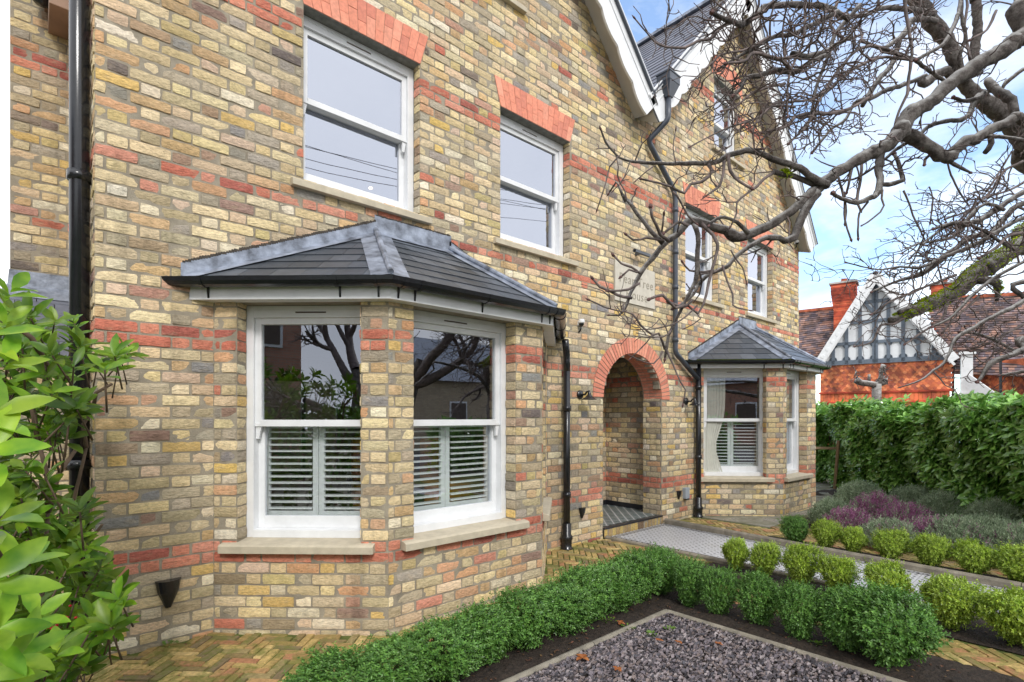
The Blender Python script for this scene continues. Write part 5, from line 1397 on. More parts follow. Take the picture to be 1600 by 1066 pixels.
# right-hand tile-hung wall, white bay post and drain pipe
mb = MB(); wa = world2nb(at(1505, 600, 25.2)); wb = world2nb(at(1700, 600, 20.2)); Uw = (wb-wa); Uw.z = 0; Lw = Uw.length; Uw.normalize(); Nw = Vector((-Uw.y, Uw.x, 0)); Nw = Nw if Nw.dot(world2nb((0, -CAM_D, 0))-wa) > 0 else -Nw
tile_wall(mb, 0, Lw, 1.9, 3.6, 0, dx=lambda x, y, z: tuple(Vector((wa.x, wa.y, 0))+Uw*x+Nw*y+Vector((0, 0, z))))
P0 = Vector((wa.x, wa.y, 0)); mb.add([tuple(P0), tuple(P0+Uw*Lw), tuple(P0+Uw*Lw+Vector((0,0,4))), tuple(P0+Vector((0,0,4)))], [(0,1,2,3)], 0, lin(196,108,74)); nbp(mb, 'tile_hung_wall', M['tile'])
mb = MB(); c = world2nb(at(1489, 600, 24.3)); mb.tube([(c.x, c.y+.1, 0), (c.x, c.y+.1, 4.4)], .05, n=8); nbp(mb, 'drain_pipe', M['black'])
mb = MB(); c = world2nb(at(1563, 600, 22.5)); mb.tube([(c.x, c.y+.1, 0), (c.x, c.y+.1, 4.0)], .05, n=8); nbp(mb, 'drain_pipe', M['black'])
mb = MB(); c = world2nb(at(1503, 600, 24.0)); mb.box(c.x-.05, c.y-.2, 2.6, c.x+.36, c.y+.3, 4.3); mb.box(c.x-.12, c.y-.25, 4.3, c.x+.46, c.y+.40, 4.42); mb.box(c.x-.1, c.y-.2, 2.45, c.x+.42, c.y+.38, 2.6)
nbp(mb, 'white_oriel', M['white'])
mb = MB(); a, b = world2nb(at(1508, 592, 23.5)), world2nb(at(1550, 622, 22.5)); mb.bar(a, b, .08, .5); nbp(mb, 'porch_bargeboard', M['white'])
def chimney(px, d, zt, wd, zb, nm='chimney'):
    c = world2nb(at(px, 600, d)); mb = MB(); z = zb; h_ = .085; R_ = [lin(206,96,66), lin(190,84,60), lin(214,110,78), lin(170,76,58)]
    n_ = int((zt-zb)/h_)
    for i in range(n_):
        f = i/n_; ww = wd/2*(1+(0.0 if f < .62 else min(.28, (f-.62)*1.1) if f < .93 else .28)); q = 1 if i % 2 else .985
        mb.box(c.x-ww*q, c.y-ww*q, z, c.x+ww*q, c.y+ww*q, z+h_-.012, 0, random.choice(R_)); mb.box(c.x-ww*.96, c.y-ww*.96, z+h_-.012, c.x+ww*.96, c.y+ww*.96, z+h_, 0, lin(150,120,100)); z += h_
    mb.box(c.x-wd*.72, c.y-wd*.72, z, c.x+wd*.72, c.y+wd*.72, z+.1, 0, lin(170,165,160)); mb.lathe([(.14, 0), (.16, .25), (.12, .26)], (c.x, c.y, z+.1), n=12, col=lin(190,96,66)); nbp(mb, nm, M['tile'])
chimney(1319, 30.5, 9.15, .95, 5.0); chimney(1475, 30, 8.9, .9, 5.5)
tag(nb, 'red tile hung house with white and blue grey timbered gable beyond the hedge', 'house')
# small pollarded tree in front of the neighbour
e = empty('pollarded_tree', tuple(at(1370, 640, 17))[:2]+(0,)); mb = MB(); o_ = Vector(e.location)
def q_(px, py, d=17): return at(px, py, d)-o_
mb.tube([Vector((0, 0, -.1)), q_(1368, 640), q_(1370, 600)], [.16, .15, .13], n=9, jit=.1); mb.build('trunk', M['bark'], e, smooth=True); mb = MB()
for pts_, rr in (([(1370, 603), (1360, 600), (1345, 598), (1338, 594)], (.12, .1, .1, .12)), ([(1370, 603), (1376, 590), (1378, 575), (1381, 571)], (.1, .06, .06, .09)), ([(1370, 600), (1385, 598), (1382, 592)], (.1, .07, .09)), ([(1358, 598), (1358, 585)], (.05, .04))):
    mb.tube([q_(*p) for p in pts_], rr, n=8, jit=.15)
for i in range(40): a = q_(random.choice((1338, 1380, 1383)), random.uniform(570, 598)); mb.tube([a, a+rdir(random)*.25], [.015, .006], n=4)
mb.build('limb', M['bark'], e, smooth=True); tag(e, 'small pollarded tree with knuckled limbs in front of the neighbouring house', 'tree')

# ------------------------------------------------------------------ old pear tree
def catmull(pts, rad, step=.035):
    P_ = [pts[0]*2-pts[1]]+pts+[pts[-1]*2-pts[-2]]; out_, ro = [], []
    for i in range(1, len(P_)-2):
        a, b, c, d = P_[i-1:i+3]; n_ = max(1, int((c-b).length/step))
        for j in range(n_):
            t = j/n_
            out_.append(.5*((2*b)+(c-a)*t+(2*a-5*b+4*c-d)*t*t+(3*b-a-3*c+d)*t**3)); ro.append(rad[i-1]*(1-t)+rad[i]*t)
    out_.append(pts[-1]); ro.append(rad[-1]); return out_, ro
def pear_tree():
    r = random.Random(21); base = Vector((7.5, -6.0, 0)); e = empty('pear_tree', tuple(base))
    limbs, twigs, buds, moss = MB(), MB(), MB(), MB()
    def twig(p, d, ln, rad, lvl=0):
        pts = [p.copy()]; q = p.copy(); d = d.normalized(); n_ = max(3, int(ln/.045)); kids = []
        for i in range(n_):
            d = (d+rdir(r)*.60+Vector((0, 0, .03))).normalized(); q = q+d*ln/n_; pts.append(q.copy())
            if lvl < 2 and r.random() < (.50 if lvl == 0 else .34): kids.append((q.copy(), d.copy(), i/n_))
        rs = [rad*(1-.55*i/n_)*(1+.22*(r.random()-.3)) for i in range(n_+1)]
        twigs.tube(pts, rs, n=5 if rad > .004 else 4, cap=False)
        b = pts[-1]; bd = (pts[-1]-pts[-2]).normalized()
        if lvl < 3: buds.tube([b, b+bd*.007, b+bd*.017], [rs[-1]*.95, rs[-1]*1.5, rs[-1]*.2], n=5)
        for (k, dd, f) in kids:
            s_ = rdir(r); s_ = (s_-dd*s_.dot(dd)).normalized(); twig(k, dd*.55+s_*.8, ln*r.uniform(.32, .7)*(1-.3*f), max(.0030, rad*r.uniform(.6, .85)), lvl+1)
    def limb(px, d0, d1, r0=None, dens=1.0, tl=(.10, .34), thin=False, mossy=0, entry=None):
        n_ = len(px); pts, rad = [], []
        for i, q in enumerate(px):
            d = d0+(d1-d0)*i/(n_-1); pts.append(at(q[0], q[1], d)+(rdir(r)*.012)); rad.append(q[2]*.265*d/F_PX)
        if entry is not None: pts = [Vector(x[:3]) for x in entry]+pts; rad = [x[3] for x in entry]+rad
        P_, R_ = catmull(pts, rad)
        R2 = [a*(1+.10*(r.random()-.4)) for a in R_]
        P2 = [p+rdir(r)*min(.006, a*.18) for p, a in zip(P_, R2)]
        big = max(R_) > .012
        (limbs if big else twigs).tube(P2, R2, n=12 if big else 6, jit=.09 if big else .08)
        # knuckles
        for i in range(3, len(P2)-2):
            if big and r.random() < .10:
                limbs.tube([P2[i]-(P2[i+1]-P2[i]), P2[i], P2[i+1]], [R2[i]*.9, R2[i]*1.14, R2[i]*.9], n=9, jit=.12)
            if mossy and r.random() < (mossy if mossy < .3 else (.95 if i > len(P2)*.45 else .3)):
                for _ in range(130):
                    dd = (rdir(r)+Vector((0, 0, .7))).normalized(); leaf(moss, P2[i]+dd*R2[i]*.97+rdir(r)*.012, dd+rdir(r)*.5, rdir(r), .016, .011, (r.uniform(.7, 1.3),)*3, 0, .1, seg=1)
            if r.random() < .33*dens and i > 2:
                t = (P2[i+1]-P2[i]).normalized(); s_ = rdir(r); s_ = (s_-t*s_.dot(t)).normalized()
                twig(P2[i]+s_*R2[i]*.6, s_+t*.6, r.uniform(*tl), min(R2[i]*.62, r.uniform(.0038, .0072)))
        i = len(P2)-1; b, bd = P2[-1], (P2[-1]-P2[-2]).normalized()
        if R2[-1] < .012: buds.tube([b, b+bd*.012, b+bd*.028], [R2[-1], R2[-1]*1.5, R2[-1]*.2], n=6)
    T = base+Vector((0, 0, 2.0))
    tr = MB(); tr.tube(catmull([base+Vector((0, 0, -.1)), base+Vector((.05, .02, .7)), base+Vector((-.06, .05, 1.5)), base+Vector((0, .02, 2.1))], [.26, .20, .19, .22], .1)[0], [.27-.05*min(1, i/6) for i in range(len(catmull([base+Vector((0, 0, -.1)), base+Vector((.05, .02, .7)), base+Vector((-.06, .05, 1.5)), base+Vector((0, .02, 2.1))], [1]*4, .1)[0]))], n=16, jit=.07)
    EA = [(T.x, T.y, T.z-.05, .15), (T.x-.6, T.y+.6, T.z+1.2, .12)]
    # long near limb reaching to the porch
    limb([(1640,20,50),(1600,56,46),(1562,80,44),(1525,105,40),(1487,131,38),(1450,160,38),(1422,178,44),(1412,204,46),(1390,221,36),(1356,245,34),(1328,260,30),(1300,273,30),(1281,292,30),(1262,311,28),(1225,335,24),(1178,360,28),(1150,371,30),(1135,360,26),(1103,349,24),(1080,347,24),(1060,368,18),(1047,375,17),(1040,379,16),(1016,405,14),(1001,427,13),(992,450,11),(982,465,9),(979,484,8),(970,493,6),(954,496,4)], 3.6, 2.9, dens=.42, mossy=.0, entry=EA)
    S = [  # (points with widths, depth start, depth end, twig density)
     ([(988,463,9),(965,462,9),(950,455,8),(938,446,7),(929,438,7)], 2.95, 2.9, .3),
     ([(1001,427,7),(985,415,7),(972,410,6),(962,398,7)], 2.95, 2.85, .2), ([(997,424,6),(985,424,6),(970,431,6)], 2.95, 2.9, .0),
     ([(1000,440,8),(985,452,8),(968,452,7),(955,455,6)], 2.95, 2.9, .2),
     ([(1047,375,12),(1035,366,11),(1027,352,9),(1020,340,8),(1016,327,9)], 2.95, 2.85, .3), ([(1033,366,6),(1034,350,6),(1035,335,6)], 2.95, 2.9, .1),
     ([(1037,373,8),(1012,372,7),(1000,371,6),(988,378,7),(979,368,6)], 2.95, 2.9, .2),
     ([(1038,378,15),(1018,366,12),(1006,352,11),(996,335,10),(984,322,9),(973,300,8),(966,285,6),(952,300,4)], 2.95, 3.1, .35),
     ([(1075,350,10),(1060,345,8),(1035,365,8)], 2.95, 2.95, .3), ([(1050,300,7),(1060,308,6),(1078,335,6),(1086,352,6)], 2.9, 2.95, .1),
     ([(1290,292,22),(1274,277,20),(1250,262,18),(1216,249,17),(1191,238,16),(1165,238,16),(1139,244,15),(1120,253,14),(1075,254,13),(1040,257,10),(1000,257,9),(985,255,7),(965,245,6),(945,225,6),(936,205,5)], 3.3, 2.7, .45),
     ([(965,243,5),(955,258,5),(948,285,4),(930,325,4)], 2.75, 2.75, .1), ([(985,256,4),(975,275,4),(962,292,3)], 2.75, 2.75, 0), ([(1018,262,4),(1008,270,3),(998,280,3)], 2.75, 2.75, 0), ([(1055,255,4),(1055,230,3),(1056,208,3)], 2.8, 2.8, 0),
     ([(1108,255,11),(1111,270,10),(1098,282,9),(1082,288,8),(1070,300,8),(1052,295,7),(1030,290,6),(1006,282,6)], 2.95, 2.8, .3),
     ([(1130,250,10),(1131,270,8),(1126,286,8),(1118,300,7),(1100,310,4)], 2.95, 2.85, .2), ([(1138,245,10),(1140,268,9),(1152,285,8),(1170,291,7)], 3.0, 2.9, .4),
     ([(1270,289,16),(1240,275,15),(1222,270,15),(1210,267,15)], 3.3, 3.2, .5),
     ([(1210,268,11),(1190,280,9),(1178,292,8),(1165,305,7),(1150,318,6),(1148,335,5),(1146,352,5)], 3.2, 3.05, .3),
     ([(1275,300,28),(1258,325,26),(1250,350,24),(1243,368,22),(1230,375,18),(1215,372,16),(1195,374,14),(1175,384,14),(1155,400,13),(1135,414,12),(1112,428,11),(1095,443,10),(1082,462,9),(1070,475,8),(1055,484,7)], 3.3, 2.95, .25),
     ([(1083,348,15),(1090,372,14),(1093,392,13),(1090,415,13),(1084,438,12),(1078,458,11),(1068,476,10),(1055,495,9),(1045,522,8),(1040,545,9),(1036,560,6)], 2.95, 2.9, .30),
     ([(1040,545,8),(1032,522,6),(1018,521,7),(1002,508,7),(988,494,6),(968,486,5),(945,479,5),(925,470,5)], 2.95, 2.85, .3), ([(1020,523,5),(1012,538,4),(1000,550,4),(985,562,3)], 2.9, 2.9, .1),
     ([(1040,545,8),(1050,560,6),(1058,580,5),(1066,595,5),(1069,612,5),(1068,630,4)], 2.9, 2.9, .15), ([(1038,548,6),(1030,562,4),(1018,570,4),(1005,566,3),(985,560,3)], 2.9, 2.8, .0),
     ([(1068,478,10),(1055,478,9),(1044,470,9),(1038,463,9),(1018,466,8)], 2.9, 2.8, .25), ([(1085,470,8),(1072,480,9),(1060,480,9),(1048,472,8)], 2.9, 2.9, .3),
     ([(1100,348,11),(1112,365,11),(1120,385,10),(1117,410,9),(1108,435,9),(1103,458,8),(1102,478,8),(1092,488,7),(1080,482,6)], 3.0, 2.9, .35),
     ([(1128,416,6),(1136,440,6),(1143,462,5),(1145,475,5),(1150,482,5),(1168,484,3)], 3.0, 2.9, .25), ([(1140,392,5),(1152,405,5),(1160,420,4),(1165,438,4)], 3.0, 3.0, .1),
     ([(1112,425,7),(1100,428,6),(1080,420,6),(1068,408,5)], 3.0, 2.9, .2), ([(1170,362,14),(1150,345,10),(1130,342,9),(1112,348,8),(1105,352,6)], 3.1, 3.0, .4),
     ([(1088,475,6),(1070,495,5),(1050,508,4),(1020,516,4),(998,518,3)], 2.9, 2.85, .2), ([(1090,488,5),(1092,500,4),(1082,510,4),(1070,515,3)], 2.9, 2.9, 0),
     # knot of twigs over the far gable
     ([(1330,30,14),(1290,15,16),(1240,8,17),(1200,12,17),(1182,20,18),(1160,38,19),(1148,38,16),(1130,33,13),(1117,20,11)], 3.4, 2.7, .7),
     ([(1210,5,10),(1180,28,10),(1140,38,9),(1120,50,10),(1110,62,9),(1090,66,8),(1070,72,8),(1040,72,6),(1025,68,5),(1010,50,4),(996,30,4)], 3.0, 2.6, .6),
     ([(1290,90,12),(1265,95,14),(1240,112,15),(1215,112,14),(1190,115,14),(1165,121,13),(1158,133,11),(1148,148,9)], 3.2, 2.9, .8),
     ([(1330,60,12),(1300,72,13),(1280,84,14),(1255,92,14),(1236,86,16)], 3.3, 3.1, .7), ([(1240,115,12),(1225,100,12),(1205,92,12),(1180,85,10),(1160,95,8),(1135,95,7)], 3.1, 2.8, 1.1),
     ([(1310,20,12),(1270,40,13),(1240,55,12),(1210,60,11),(1180,75,10),(1150,90,8),(1125,105,7)], 3.3, 2.9, 1.2), ([(1340,10,12),(1310,50,11),(1290,90,10),(1280,130,9),(1270,165,8),(1262,200,7)], 3.5, 3.3, 1.0),
     ([(1420,95,10),(1390,80,9),(1360,72,9),(1330,85,9),(1300,120,8),(1280,160,8),(1265,195,8),(1235,225,7)], 3.7, 3.2, 1.0), ([(1365,150,8),(1330,170,9),(1300,178,10),(1270,176,11),(1245,184,10),(1225,200,9),(1195,205,7)], 3.6, 3.1, .9),
     ([(1430,92,9),(1380,88,8),(1340,105,8),(1310,125,8),(1285,150,7),(1255,160,7),(1215,160,6),(1190,172,5)], 3.7, 3.1, .9), ([(1262,0,9),(1255,40,8),(1250,70,8),(1235,110,7),(1230,150,6),(1232,180,5)], 3.2, 3.0, .9),
     ([(1240,170,8),(1205,165,7),(1185,180,7),(1170,190,6),(1140,200,5),(1110,215,4),(1080,232,4)], 3.1, 2.7, .5), ([(1305,5,10),(1300,40,8),(1325,60,7),(1345,55,7),(1342,75,6),(1360,90,5)], 3.5, 3.5, .7),
     ([(1200,165,7),(1190,180,7),(1178,200,6),(1180,230,5),(1185,236,5)], 3.1, 3.1, .6), ([(1230,130,8),(1200,140,8),(1175,150,8),(1150,165,6),(1130,175,5)], 3.1, 2.8, 1.2), ([(1200,60,8),(1165,80,7),(1130,85,6),(1110,100,5),(1085,128,4)], 3.0, 2.7, 1.1),
     # limbs crossing the sky in the upper right
     ([(1412,204,36),(1425,215,36),(1445,230,34),(1465,243,34),(1480,248,36),(1487,240,32),(1500,225,30),(1525,217,30),(1545,206,28),(1570,196,28),(1588,183,28),(1600,190,26),(1625,200,30)], 3.75, 3.9, .35),
     ([(1588,180,24),(1578,160,24),(1565,148,24),(1552,135,24),(1540,126,20)], 3.9, 4.1, .3), ([(1480,248,12),(1495,256,11),(1508,265,9),(1513,268,6)], 3.8, 3.8, .2), ([(1455,243,8),(1448,250,8),(1443,257,7)], 3.8, 3.8, 0),
     ([(1545,206,14),(1546,225,15),(1541,240,14)], 3.9, 3.9, 0), ([(1530,215,10),(1560,216,10),(1600,222,10)], 3.9, 3.6, .2),
     ([(1418,180,9),(1400,210,8),(1390,222,6)], 3.8, 3.8, .1), ([(1530,150,16),(1520,165,16),(1512,178,14),(1500,186,13),(1480,190,12),(1455,198,11),(1430,215,10),(1400,235,9),(1375,255,8),(1340,275,6),(1310,285,5)], 4.1, 3.7, .35),
     ([(1540,145,12),(1525,152,11),(1505,158,10),(1490,156,9)], 4.1, 4.0, .3),
     ([(1374,238,22),(1375,262,22),(1374,285,20),(1368,302,16),(1358,312,14),(1340,315,12),(1318,310,11),(1300,302,10)], 3.7, 3.3, .4), ([(1374,290,12),(1392,290,13),(1412,282,13),(1412,272,12),(1402,255,11),(1395,244,10)], 3.7, 3.8, .3),
     ([(1378,296,6),(1378,308,6),(1384,320,5),(1378,330,5),(1360,345,5),(1346,352,4)], 3.7, 3.6, .2), ([(1355,318,7),(1345,335,6),(1343,352,5),(1343,372,5)], 3.5, 3.5, .3), ([(1318,312,7),(1320,340,6),(1325,360,5),(1330,375,5)], 3.4, 3.4, .4),
     ([(1330,262,8),(1325,280,7),(1322,300,6)], 3.6, 3.6, .2), ([(1350,250,8),(1345,285,8),(1340,312,8),(1345,330,6)], 3.7, 3.6, .3), ([(1310,280,7),(1320,325,6),(1318,350,5)], 3.5, 3.5, .5),
     ([(1412,300,6),(1416,315,5),(1425,335,5),(1434,355,5),(1443,370,4)], 3.8, 3.9, .45), ([(1478,254,5),(1488,275,5),(1500,300,5),(1510,320,4)], 3.9, 4.0, .3), ([(1454,290,4),(1457,310,4),(1453,345,4)], 4.0, 4.0, .4),
     # heavy gnarled boughs behind
     ([(1640,265,60),(1605,225,58),(1580,195,54),(1555,170,50),(1530,150,40),(1500,125,34),(1480,112,26)], 4.9, 4.7, .2),
     ([(1500,128,34),(1492,95,36),(1478,62,38),(1462,40,40),(1445,15,42),(1425,-15,44)], 4.7, 4.6, .5), ([(1528,120,26),(1524,85,24),(1528,45,24),(1526,10,24),(1524,-30,24)], 4.6, 4.6, .2),
     ([(1504,120,10),(1500,90,10),(1507,60,9),(1500,30,9),(1502,-10,9)], 4.5, 4.4, .3), ([(1518,118,8),(1512,80,8),(1505,40,7),(1512,10,7),(1508,-20,7)], 4.5, 4.5, .4),
     ([(1480,112,26),(1460,118,26),(1445,130,24),(1438,122,22)], 4.7, 4.5, .6), ([(1458,25,16),(1440,15,15),(1400,12,14),(1375,12,12),(1350,22,11),(1330,30,11),(1310,48,10)], 4.5, 3.9, .6),
     ([(1465,32,16),(1445,28,16),(1425,32,15),(1415,45,14),(1398,62,13),(1380,78,12)], 4.5, 4.0, .5), ([(1412,-10,10),(1414,30,9),(1422,75,8),(1425,95,9),(1421,125,8),(1414,150,8),(1408,172,7),(1400,200,6)], 3.6, 3.6, .3),
     ([(1500,-10,10),(1495,20,11),(1486,45,12),(1475,70,11),(1455,82,10),(1432,92,9)], 4.0, 3.7, .4), ([(1475,130,10),(1455,112,10),(1437,100,11),(1425,95,11),(1400,82,10),(1380,75,9),(1348,64,9)], 4.0, 3.7, .5),
     ([(1445,118,10),(1410,132,12),(1385,142,13),(1360,152,12),(1340,160,9),(1320,185,8),(1300,200,8),(1270,235,7)], 4.2, 3.6, .7), ([(1428,45,9),(1405,60,14),(1398,85,13),(1388,105,14),(1375,125,15),(1360,145,14),(1345,165,12)], 4.2, 3.9, .6),
     ([(1560,15,8),(1540,45,7),(1515,60,6)], 4.0, 4.0, .4), ([(1600,35,9),(1580,55,8),(1562,75,6)], 3.8, 3.8, .4), ([(1590,-10,10),(1588,10,9),(1592,30,8),(1590,48,6)], 4.0, 4.0, .4), ([(1600,110,12),(1580,122,10),(1567,135,9),(1562,150,7)], 4.0, 4.0, .3),
     # mossy lower bough and its thicket at the right edge
     ([(1650,360,52),(1600,382,46),(1572,396,46),(1549,411,52),(1525,429,50),(1497,450,42),(1469,469,36),(1450,476,38),(1435,482,34),(1416,495,24),(1394,499,18)], 4.3, 3.9, .25),
     ([(1432,482,14),(1418,484,18),(1404,488,15)], 3.95, 3.9, 0), ([(1525,435,20),(1550,440,20),(1560,455,14),(1557,470,9)], 4.1, 4.1, .5),
     ([(1620,290,14),(1580,312,15),(1545,335,16),(1515,350,14),(1485,352,10),(1460,360,7)], 3.9, 3.6, 1.1), ([(1620,310,14),(1585,328,14),(1550,362,15),(1520,372,14),(1490,392,14),(1470,408,18),(1440,430,14),(1405,440,8),(1360,455,5)], 4.0, 3.6, 1.0),
     ([(1620,335,12),(1580,350,12),(1545,372,12),(1510,385,12),(1475,400,10),(1440,415,8),(1405,420,6),(1372,424,4),(1320,412,4)], 3.9, 3.4, .9), ([(1620,400,10),(1580,420,9),(1545,440,10),(1520,462,9),(1500,480,9),(1480,498,7),(1455,510,6)], 3.9, 3.7, .9),
     ([(1600,250,8),(1570,270,8),(1545,300,7),(1520,325,6),(1495,345,5)], 4.0, 3.8, .8), ([(1610,275,8),(1580,295,7),(1540,310,6),(1510,330,6),(1480,340,5)], 4.1, 3.9, .9), ([(1490,430,9),(1450,445,8),(1420,460,7),(1390,470,6),(1360,490,5)], 3.9, 3.6, .7),
     ([(1416,495,9),(1398,505,8),(1375,510,7),(1365,535,5),(1340,540,4)], 3.9, 3.8, .6), ([(1480,480,8),(1470,500,7),(1440,520,6),(1415,535,5)], 3.9, 3.8, .6), ([(1600,365,10),(1575,372,10),(1555,385,9),(1535,400,8)], 3.7, 3.7, .8), ([(1540,300,6),(1560,270,5),(1580,240,4)], 3.9, 4.0, .5),
     ([(1570,330,10),(1545,320,9),(1520,335,9),(1495,365,8),(1470,378,6),(1430,385,5),(1410,395,4)], 3.8, 3.6, 1.1), ([(1590,390,10),(1560,380,9),(1530,360,8),(1500,350,7),(1465,365,6),(1425,400,5)], 3.8, 3.6, 1.1), ([(1530,460,8),(1510,478,7),(1490,500,6),(1470,520,5)], 3.9, 3.9, .8),
     ([(1640,440,14),(1600,468,13),(1570,485,12),(1540,500,11),(1510,516,10),(1493,530,9),(1480,550,8),(1470,568,7),(1455,582,7),(1435,592,5),(1412,602,4)], 3.2, 2.9, .08),
     ([(1640,530,20),(1600,548,18),(1570,556,16),(1545,570,15),(1535,585,11),(1528,596,8)], 4.2, 4.1, .9), ([(1590,552,9),(1560,535,8),(1530,520,7),(1500,518,6)], 4.2, 4.2, 1.1), ([(1600,505,8),(1570,525,7),(1550,545,6),(1520,550,5)], 4.2, 4.2, 1.1), ([(1640,575,9),(1600,580,7),(1565,588,6)], 4.2, 4.2, .9),
    ]
    for k, (px, d0, d1, dn) in enumerate(S):
        ms = .35 if (px[0] == (1650,360,52)) else .0
        if px[0] == (1432,482,14): ms = 1.0
        if px[0] in ((1270,289,16), (1525,435,20)): ms = .4
        ent = None
        if px[0] == (1650,360,52): ent = [(T.x, T.y, T.z-.2, .15), (T.x-.5, T.y+.35, T.z+.45, .13)]
        if px[0] == (1640,265,60): ent = [(T.x, T.y, T.z-.1, .18), (T.x-.2, T.y+.5, T.z+.9, .16)]
        if px[0] == (1640,440,14): ent = [(T.x, T.y, T.z-.3, .05), (T.x-.9, T.y+.5, T.z+.3, .035)]
        if px[0] == (1640,530,20): ent = [(T.x, T.y, T.z-.6, .06), (T.x-.5, T.y+.6, T.z-.2, .05)]
        if px[0] == (1625,200,30): ent = None
        limb(px, d0, d1, dens=dn*(1.35 if dn > .5 else 1.2), mossy=ms, entry=ent, tl=(.08, .30) if dn < .5 else (.12, .46))
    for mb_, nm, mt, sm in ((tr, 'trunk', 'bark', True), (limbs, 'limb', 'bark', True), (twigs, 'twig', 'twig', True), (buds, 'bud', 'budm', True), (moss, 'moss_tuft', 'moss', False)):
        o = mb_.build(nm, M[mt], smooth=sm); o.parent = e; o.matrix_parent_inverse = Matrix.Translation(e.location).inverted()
    tag(e, 'gnarled bare old pear tree with mossy limbs reaching across the front garden', 'tree')
M['budm'] = simple('red_brown_bud', (0.10, 0.045, 0.04), .6, .3, 30)
pear_tree()

# ------------------------------------------------------------------ what the bay windows reflect: the street side behind the camera
def bare_tree(x, y, h, seed, label):
    r = random.Random(seed); e = empty('bare_tree', (x, y, 0)); tr, tw = MB(), MB()
    def grow(p, d, ln, rad, lvl):
        pts = [p]; n_ = 5
        for i in range(n_): d = (d+rdir(r)*.22+Vector((0, 0, .05))).normalized(); pts.append(pts[-1]+d*ln/n_)
        (tr if lvl < 1 else tw).tube(pts, [rad*(1-.45*i/n_) for i in range(n_+1)], n=8 if lvl < 2 else 4, cap=False)
        if lvl < 5:
            for k in range(3 if lvl < 4 else 4):
                q = pts[r.randint(2, n_)]; s_ = rdir(r); grow(q, d*.7+s_*.75, ln*r.uniform(.5, .78), rad*.56, lvl+1)
    grow(Vector((0, 0, -.1)), Vector((0, 0, 1)), h*.38, h*.03, 0)
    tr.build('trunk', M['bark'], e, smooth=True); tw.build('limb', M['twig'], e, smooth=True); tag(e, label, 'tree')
bare_tree(-6.3, -5.0, 7.5, 3, 'bare winter tree mirrored in the left pane of the near bay'); bare_tree(6.6, -9.5, 8.5, 4, 'bare street tree mirrored in the front pane of the near bay'); bare_tree(13.5, -11.5, 8, 6, 'bare street tree mirrored in the far bay window')
def street_house(x0, y0, x1, y1, h, wall, label, face):
    e = empty('street_house', (x0, y0, 0)); mb = MB(); mb.box(x0, y0, 0, x1, y1, h); o = local(mb, (x0, y0, 0)).build('wall', wall, e)
    mb = MB(); xm = (x0+x1)/2; ym = (y0+y1)/2
    if abs(x1-x0) > abs(y1-y0): mb.prism([(x0-.3, y0-.4, h), (x0-.3, y1+.4, h), (x0-.3, ym, h+2.6)], (x1-x0+.6, 0, 0))
    else: mb.prism([(x0-.4, y0-.3, h), (x1+.4, y0-.3, h), (xm, y0-.3, h+2.6)], (0, y1-y0+.6, 0))
    local(mb, (x0, y0, 0)).build('roof', M['lead'], e)
    n_ = 3
    for fl_ in (.9, 3.4):
        for i in range(n_):
            if fl_+1.3 > h: continue
            for nm, mt, g, dd in (('window', 'white', 0, .05), ('pane', 'roomdark', .08, .07)):
                mb = MB()
                if face == 'y+': a = x0+(x1-x0)*(i+.5)/n_; mb.box(a-.55+g, y1, fl_+g, a+.55-g, y1+dd, fl_+1.4-g)
                else: a = y0+(y1-y0)*(i+.5)/n_; mb.box(x1, a-.55+g, fl_+g, x1+dd, a+.55-g, fl_+1.4-g)
                local(mb, (x0, y0, 0)).build(nm, M[mt], e)
    tag(e, label, 'house')
def brickmat(name, c1, c2):
    m, t, p = new_mat(name); bt = N(t, 'ShaderNodeTexBrick'); c = N(t, 'ShaderNodeTexCoord'); sp = N(t, 'ShaderNodeSeparateXYZ'); cb = N(t, 'ShaderNodeCombineXYZ'); ad = N(t, 'ShaderNodeMath', operation='ADD')
    t.links.new(c.outputs['Object'], sp.inputs[0]); t.links.new(sp.outputs[0], ad.inputs[0]); t.links.new(sp.outputs[1], ad.inputs[1]); t.links.new(ad.outputs[0], cb.inputs[0]); t.links.new(sp.outputs[2], cb.inputs[1]); t.links.new(cb.outputs[0], bt.inputs['Vector'])
    bt.inputs['Color1'].default_value = (*c1, 1); bt.inputs['Color2'].default_value = (*c2, 1); bt.inputs['Mortar'].default_value = (.3, .26, .2, 1); bt.inputs['Scale'].default_value = 1; bt.inputs['Brick Width'].default_value = .23; bt.inputs['Row Height'].default_value = .077; bt.inputs['Mortar Size'].default_value = .01
    t.links.new(bt.outputs[0], p.inputs['Base Color']); p.inputs['Roughness'].default_value = .9; return m
M['brownbrick'] = brickmat('brown_brick', (0.48, 0.22, 0.15), (0.38, 0.17, 0.12)); M['buffbrick'] = brickmat('buff_brick', (0.50, 0.40, 0.26), (0.38, 0.29, 0.19))
street_house(-16, -5.0, -9.5, 1.5, 6.2, M['brownbrick'], 'red brown brick house mirrored in the left pane of the near bay', 'x+')
street_house(10, -26, 22, -19, 3.3, M['buffbrick'], 'buff brick house across the street mirrored in the front bay panes', 'y+')
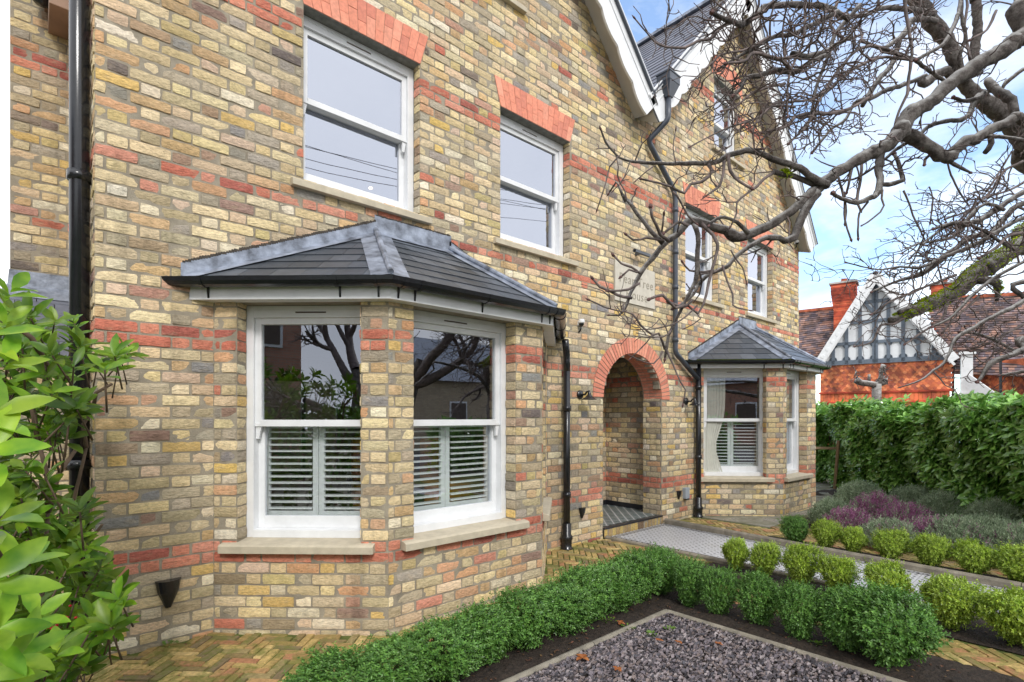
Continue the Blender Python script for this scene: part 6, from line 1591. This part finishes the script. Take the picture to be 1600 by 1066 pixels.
street_house(-8, -28, 6, -21, 3.3, M['brownbrick'], 'brown brick house across the street mirrored in the porch side panes', 'y+')
def street_hedge(x0, y0, x1, y1, h, label, seed):
    r = random.Random(seed); e = empty('street_hedge', (x0, y0, 0)); mb = MB()
    for i in range(2600):
        c = Vector((r.uniform(0, x1-x0), r.uniform(0, y1-y0), h*r.uniform(.02, 1)+r.gauss(0, .04)))
        for k in range(3): t = r.uniform(.6, 1.3); leaf(mb, c, rdir(r)+Vector((0, 0, .3)), rdir(r), .16, .09, (t, t, t), 0, .1, seg=1)
    mb.build('foliage', M['laurelleaf'], e); mb = MB()
    for i in range(12): a = Vector(((x1-x0)*(i+.5)/12, (y1-y0)*(i+.5)/12 if abs(y1-y0) > 2 else (y1-y0)/2, 0)); mb.tube([a, a+Vector((.05, .03, h*.8))], [.03, .015], n=5)
    mb.build('stem', M['stem'], e); tag(e, label, 'hedge')
street_hedge(-6.5, -8.2, 4.5, -7.6, 1.5, 'clipped evergreen hedge along the street, left of the garden path', 1); street_hedge(7.8, -9.2, 16, -8.6, 1.4, 'clipped evergreen hedge along the street, right of the garden path', 2); street_hedge(-6.8, -7.5, -6.2, 2.5, 1.7, 'evergreen hedge along the left boundary, mirrored low in the near bay', 5)
# overhead wires that show as thin lines in the upper panes
for i, (z0_, z1_, y_) in enumerate(((15.2, 14.0, -15.0), (14.8, 13.6, -15.1), (14.2, 13.5, -15.2), (17.4, 13.2, -15.4), (13.2, 12.9, -15.3))):
    mb = MB(); pts = [(-25+50*t/24, y_, z0_+(z1_-z0_)*t/24-3.4*math.sin(math.pi*t/24)) for t in range(25)]; mb.tube(pts, .011, n=4, cap=False)
    o = mb.build('overhead_wire', M['cable']); tag(o, 'thin black overhead wire across the street, mirrored in the upper windows', 'wire', 'overhead wires')
mb = MB(); mb.add([(-60,-16.5,-.015),(90,-16.5,-.015),(90,-10,-.015),(-60,-10,-.015)], [(0,1,2,3)]); M['asphalt'] = simple('asphalt', (.05, .05, .052), .85, .2, 12); ground(mb, 'road', M['asphalt'])
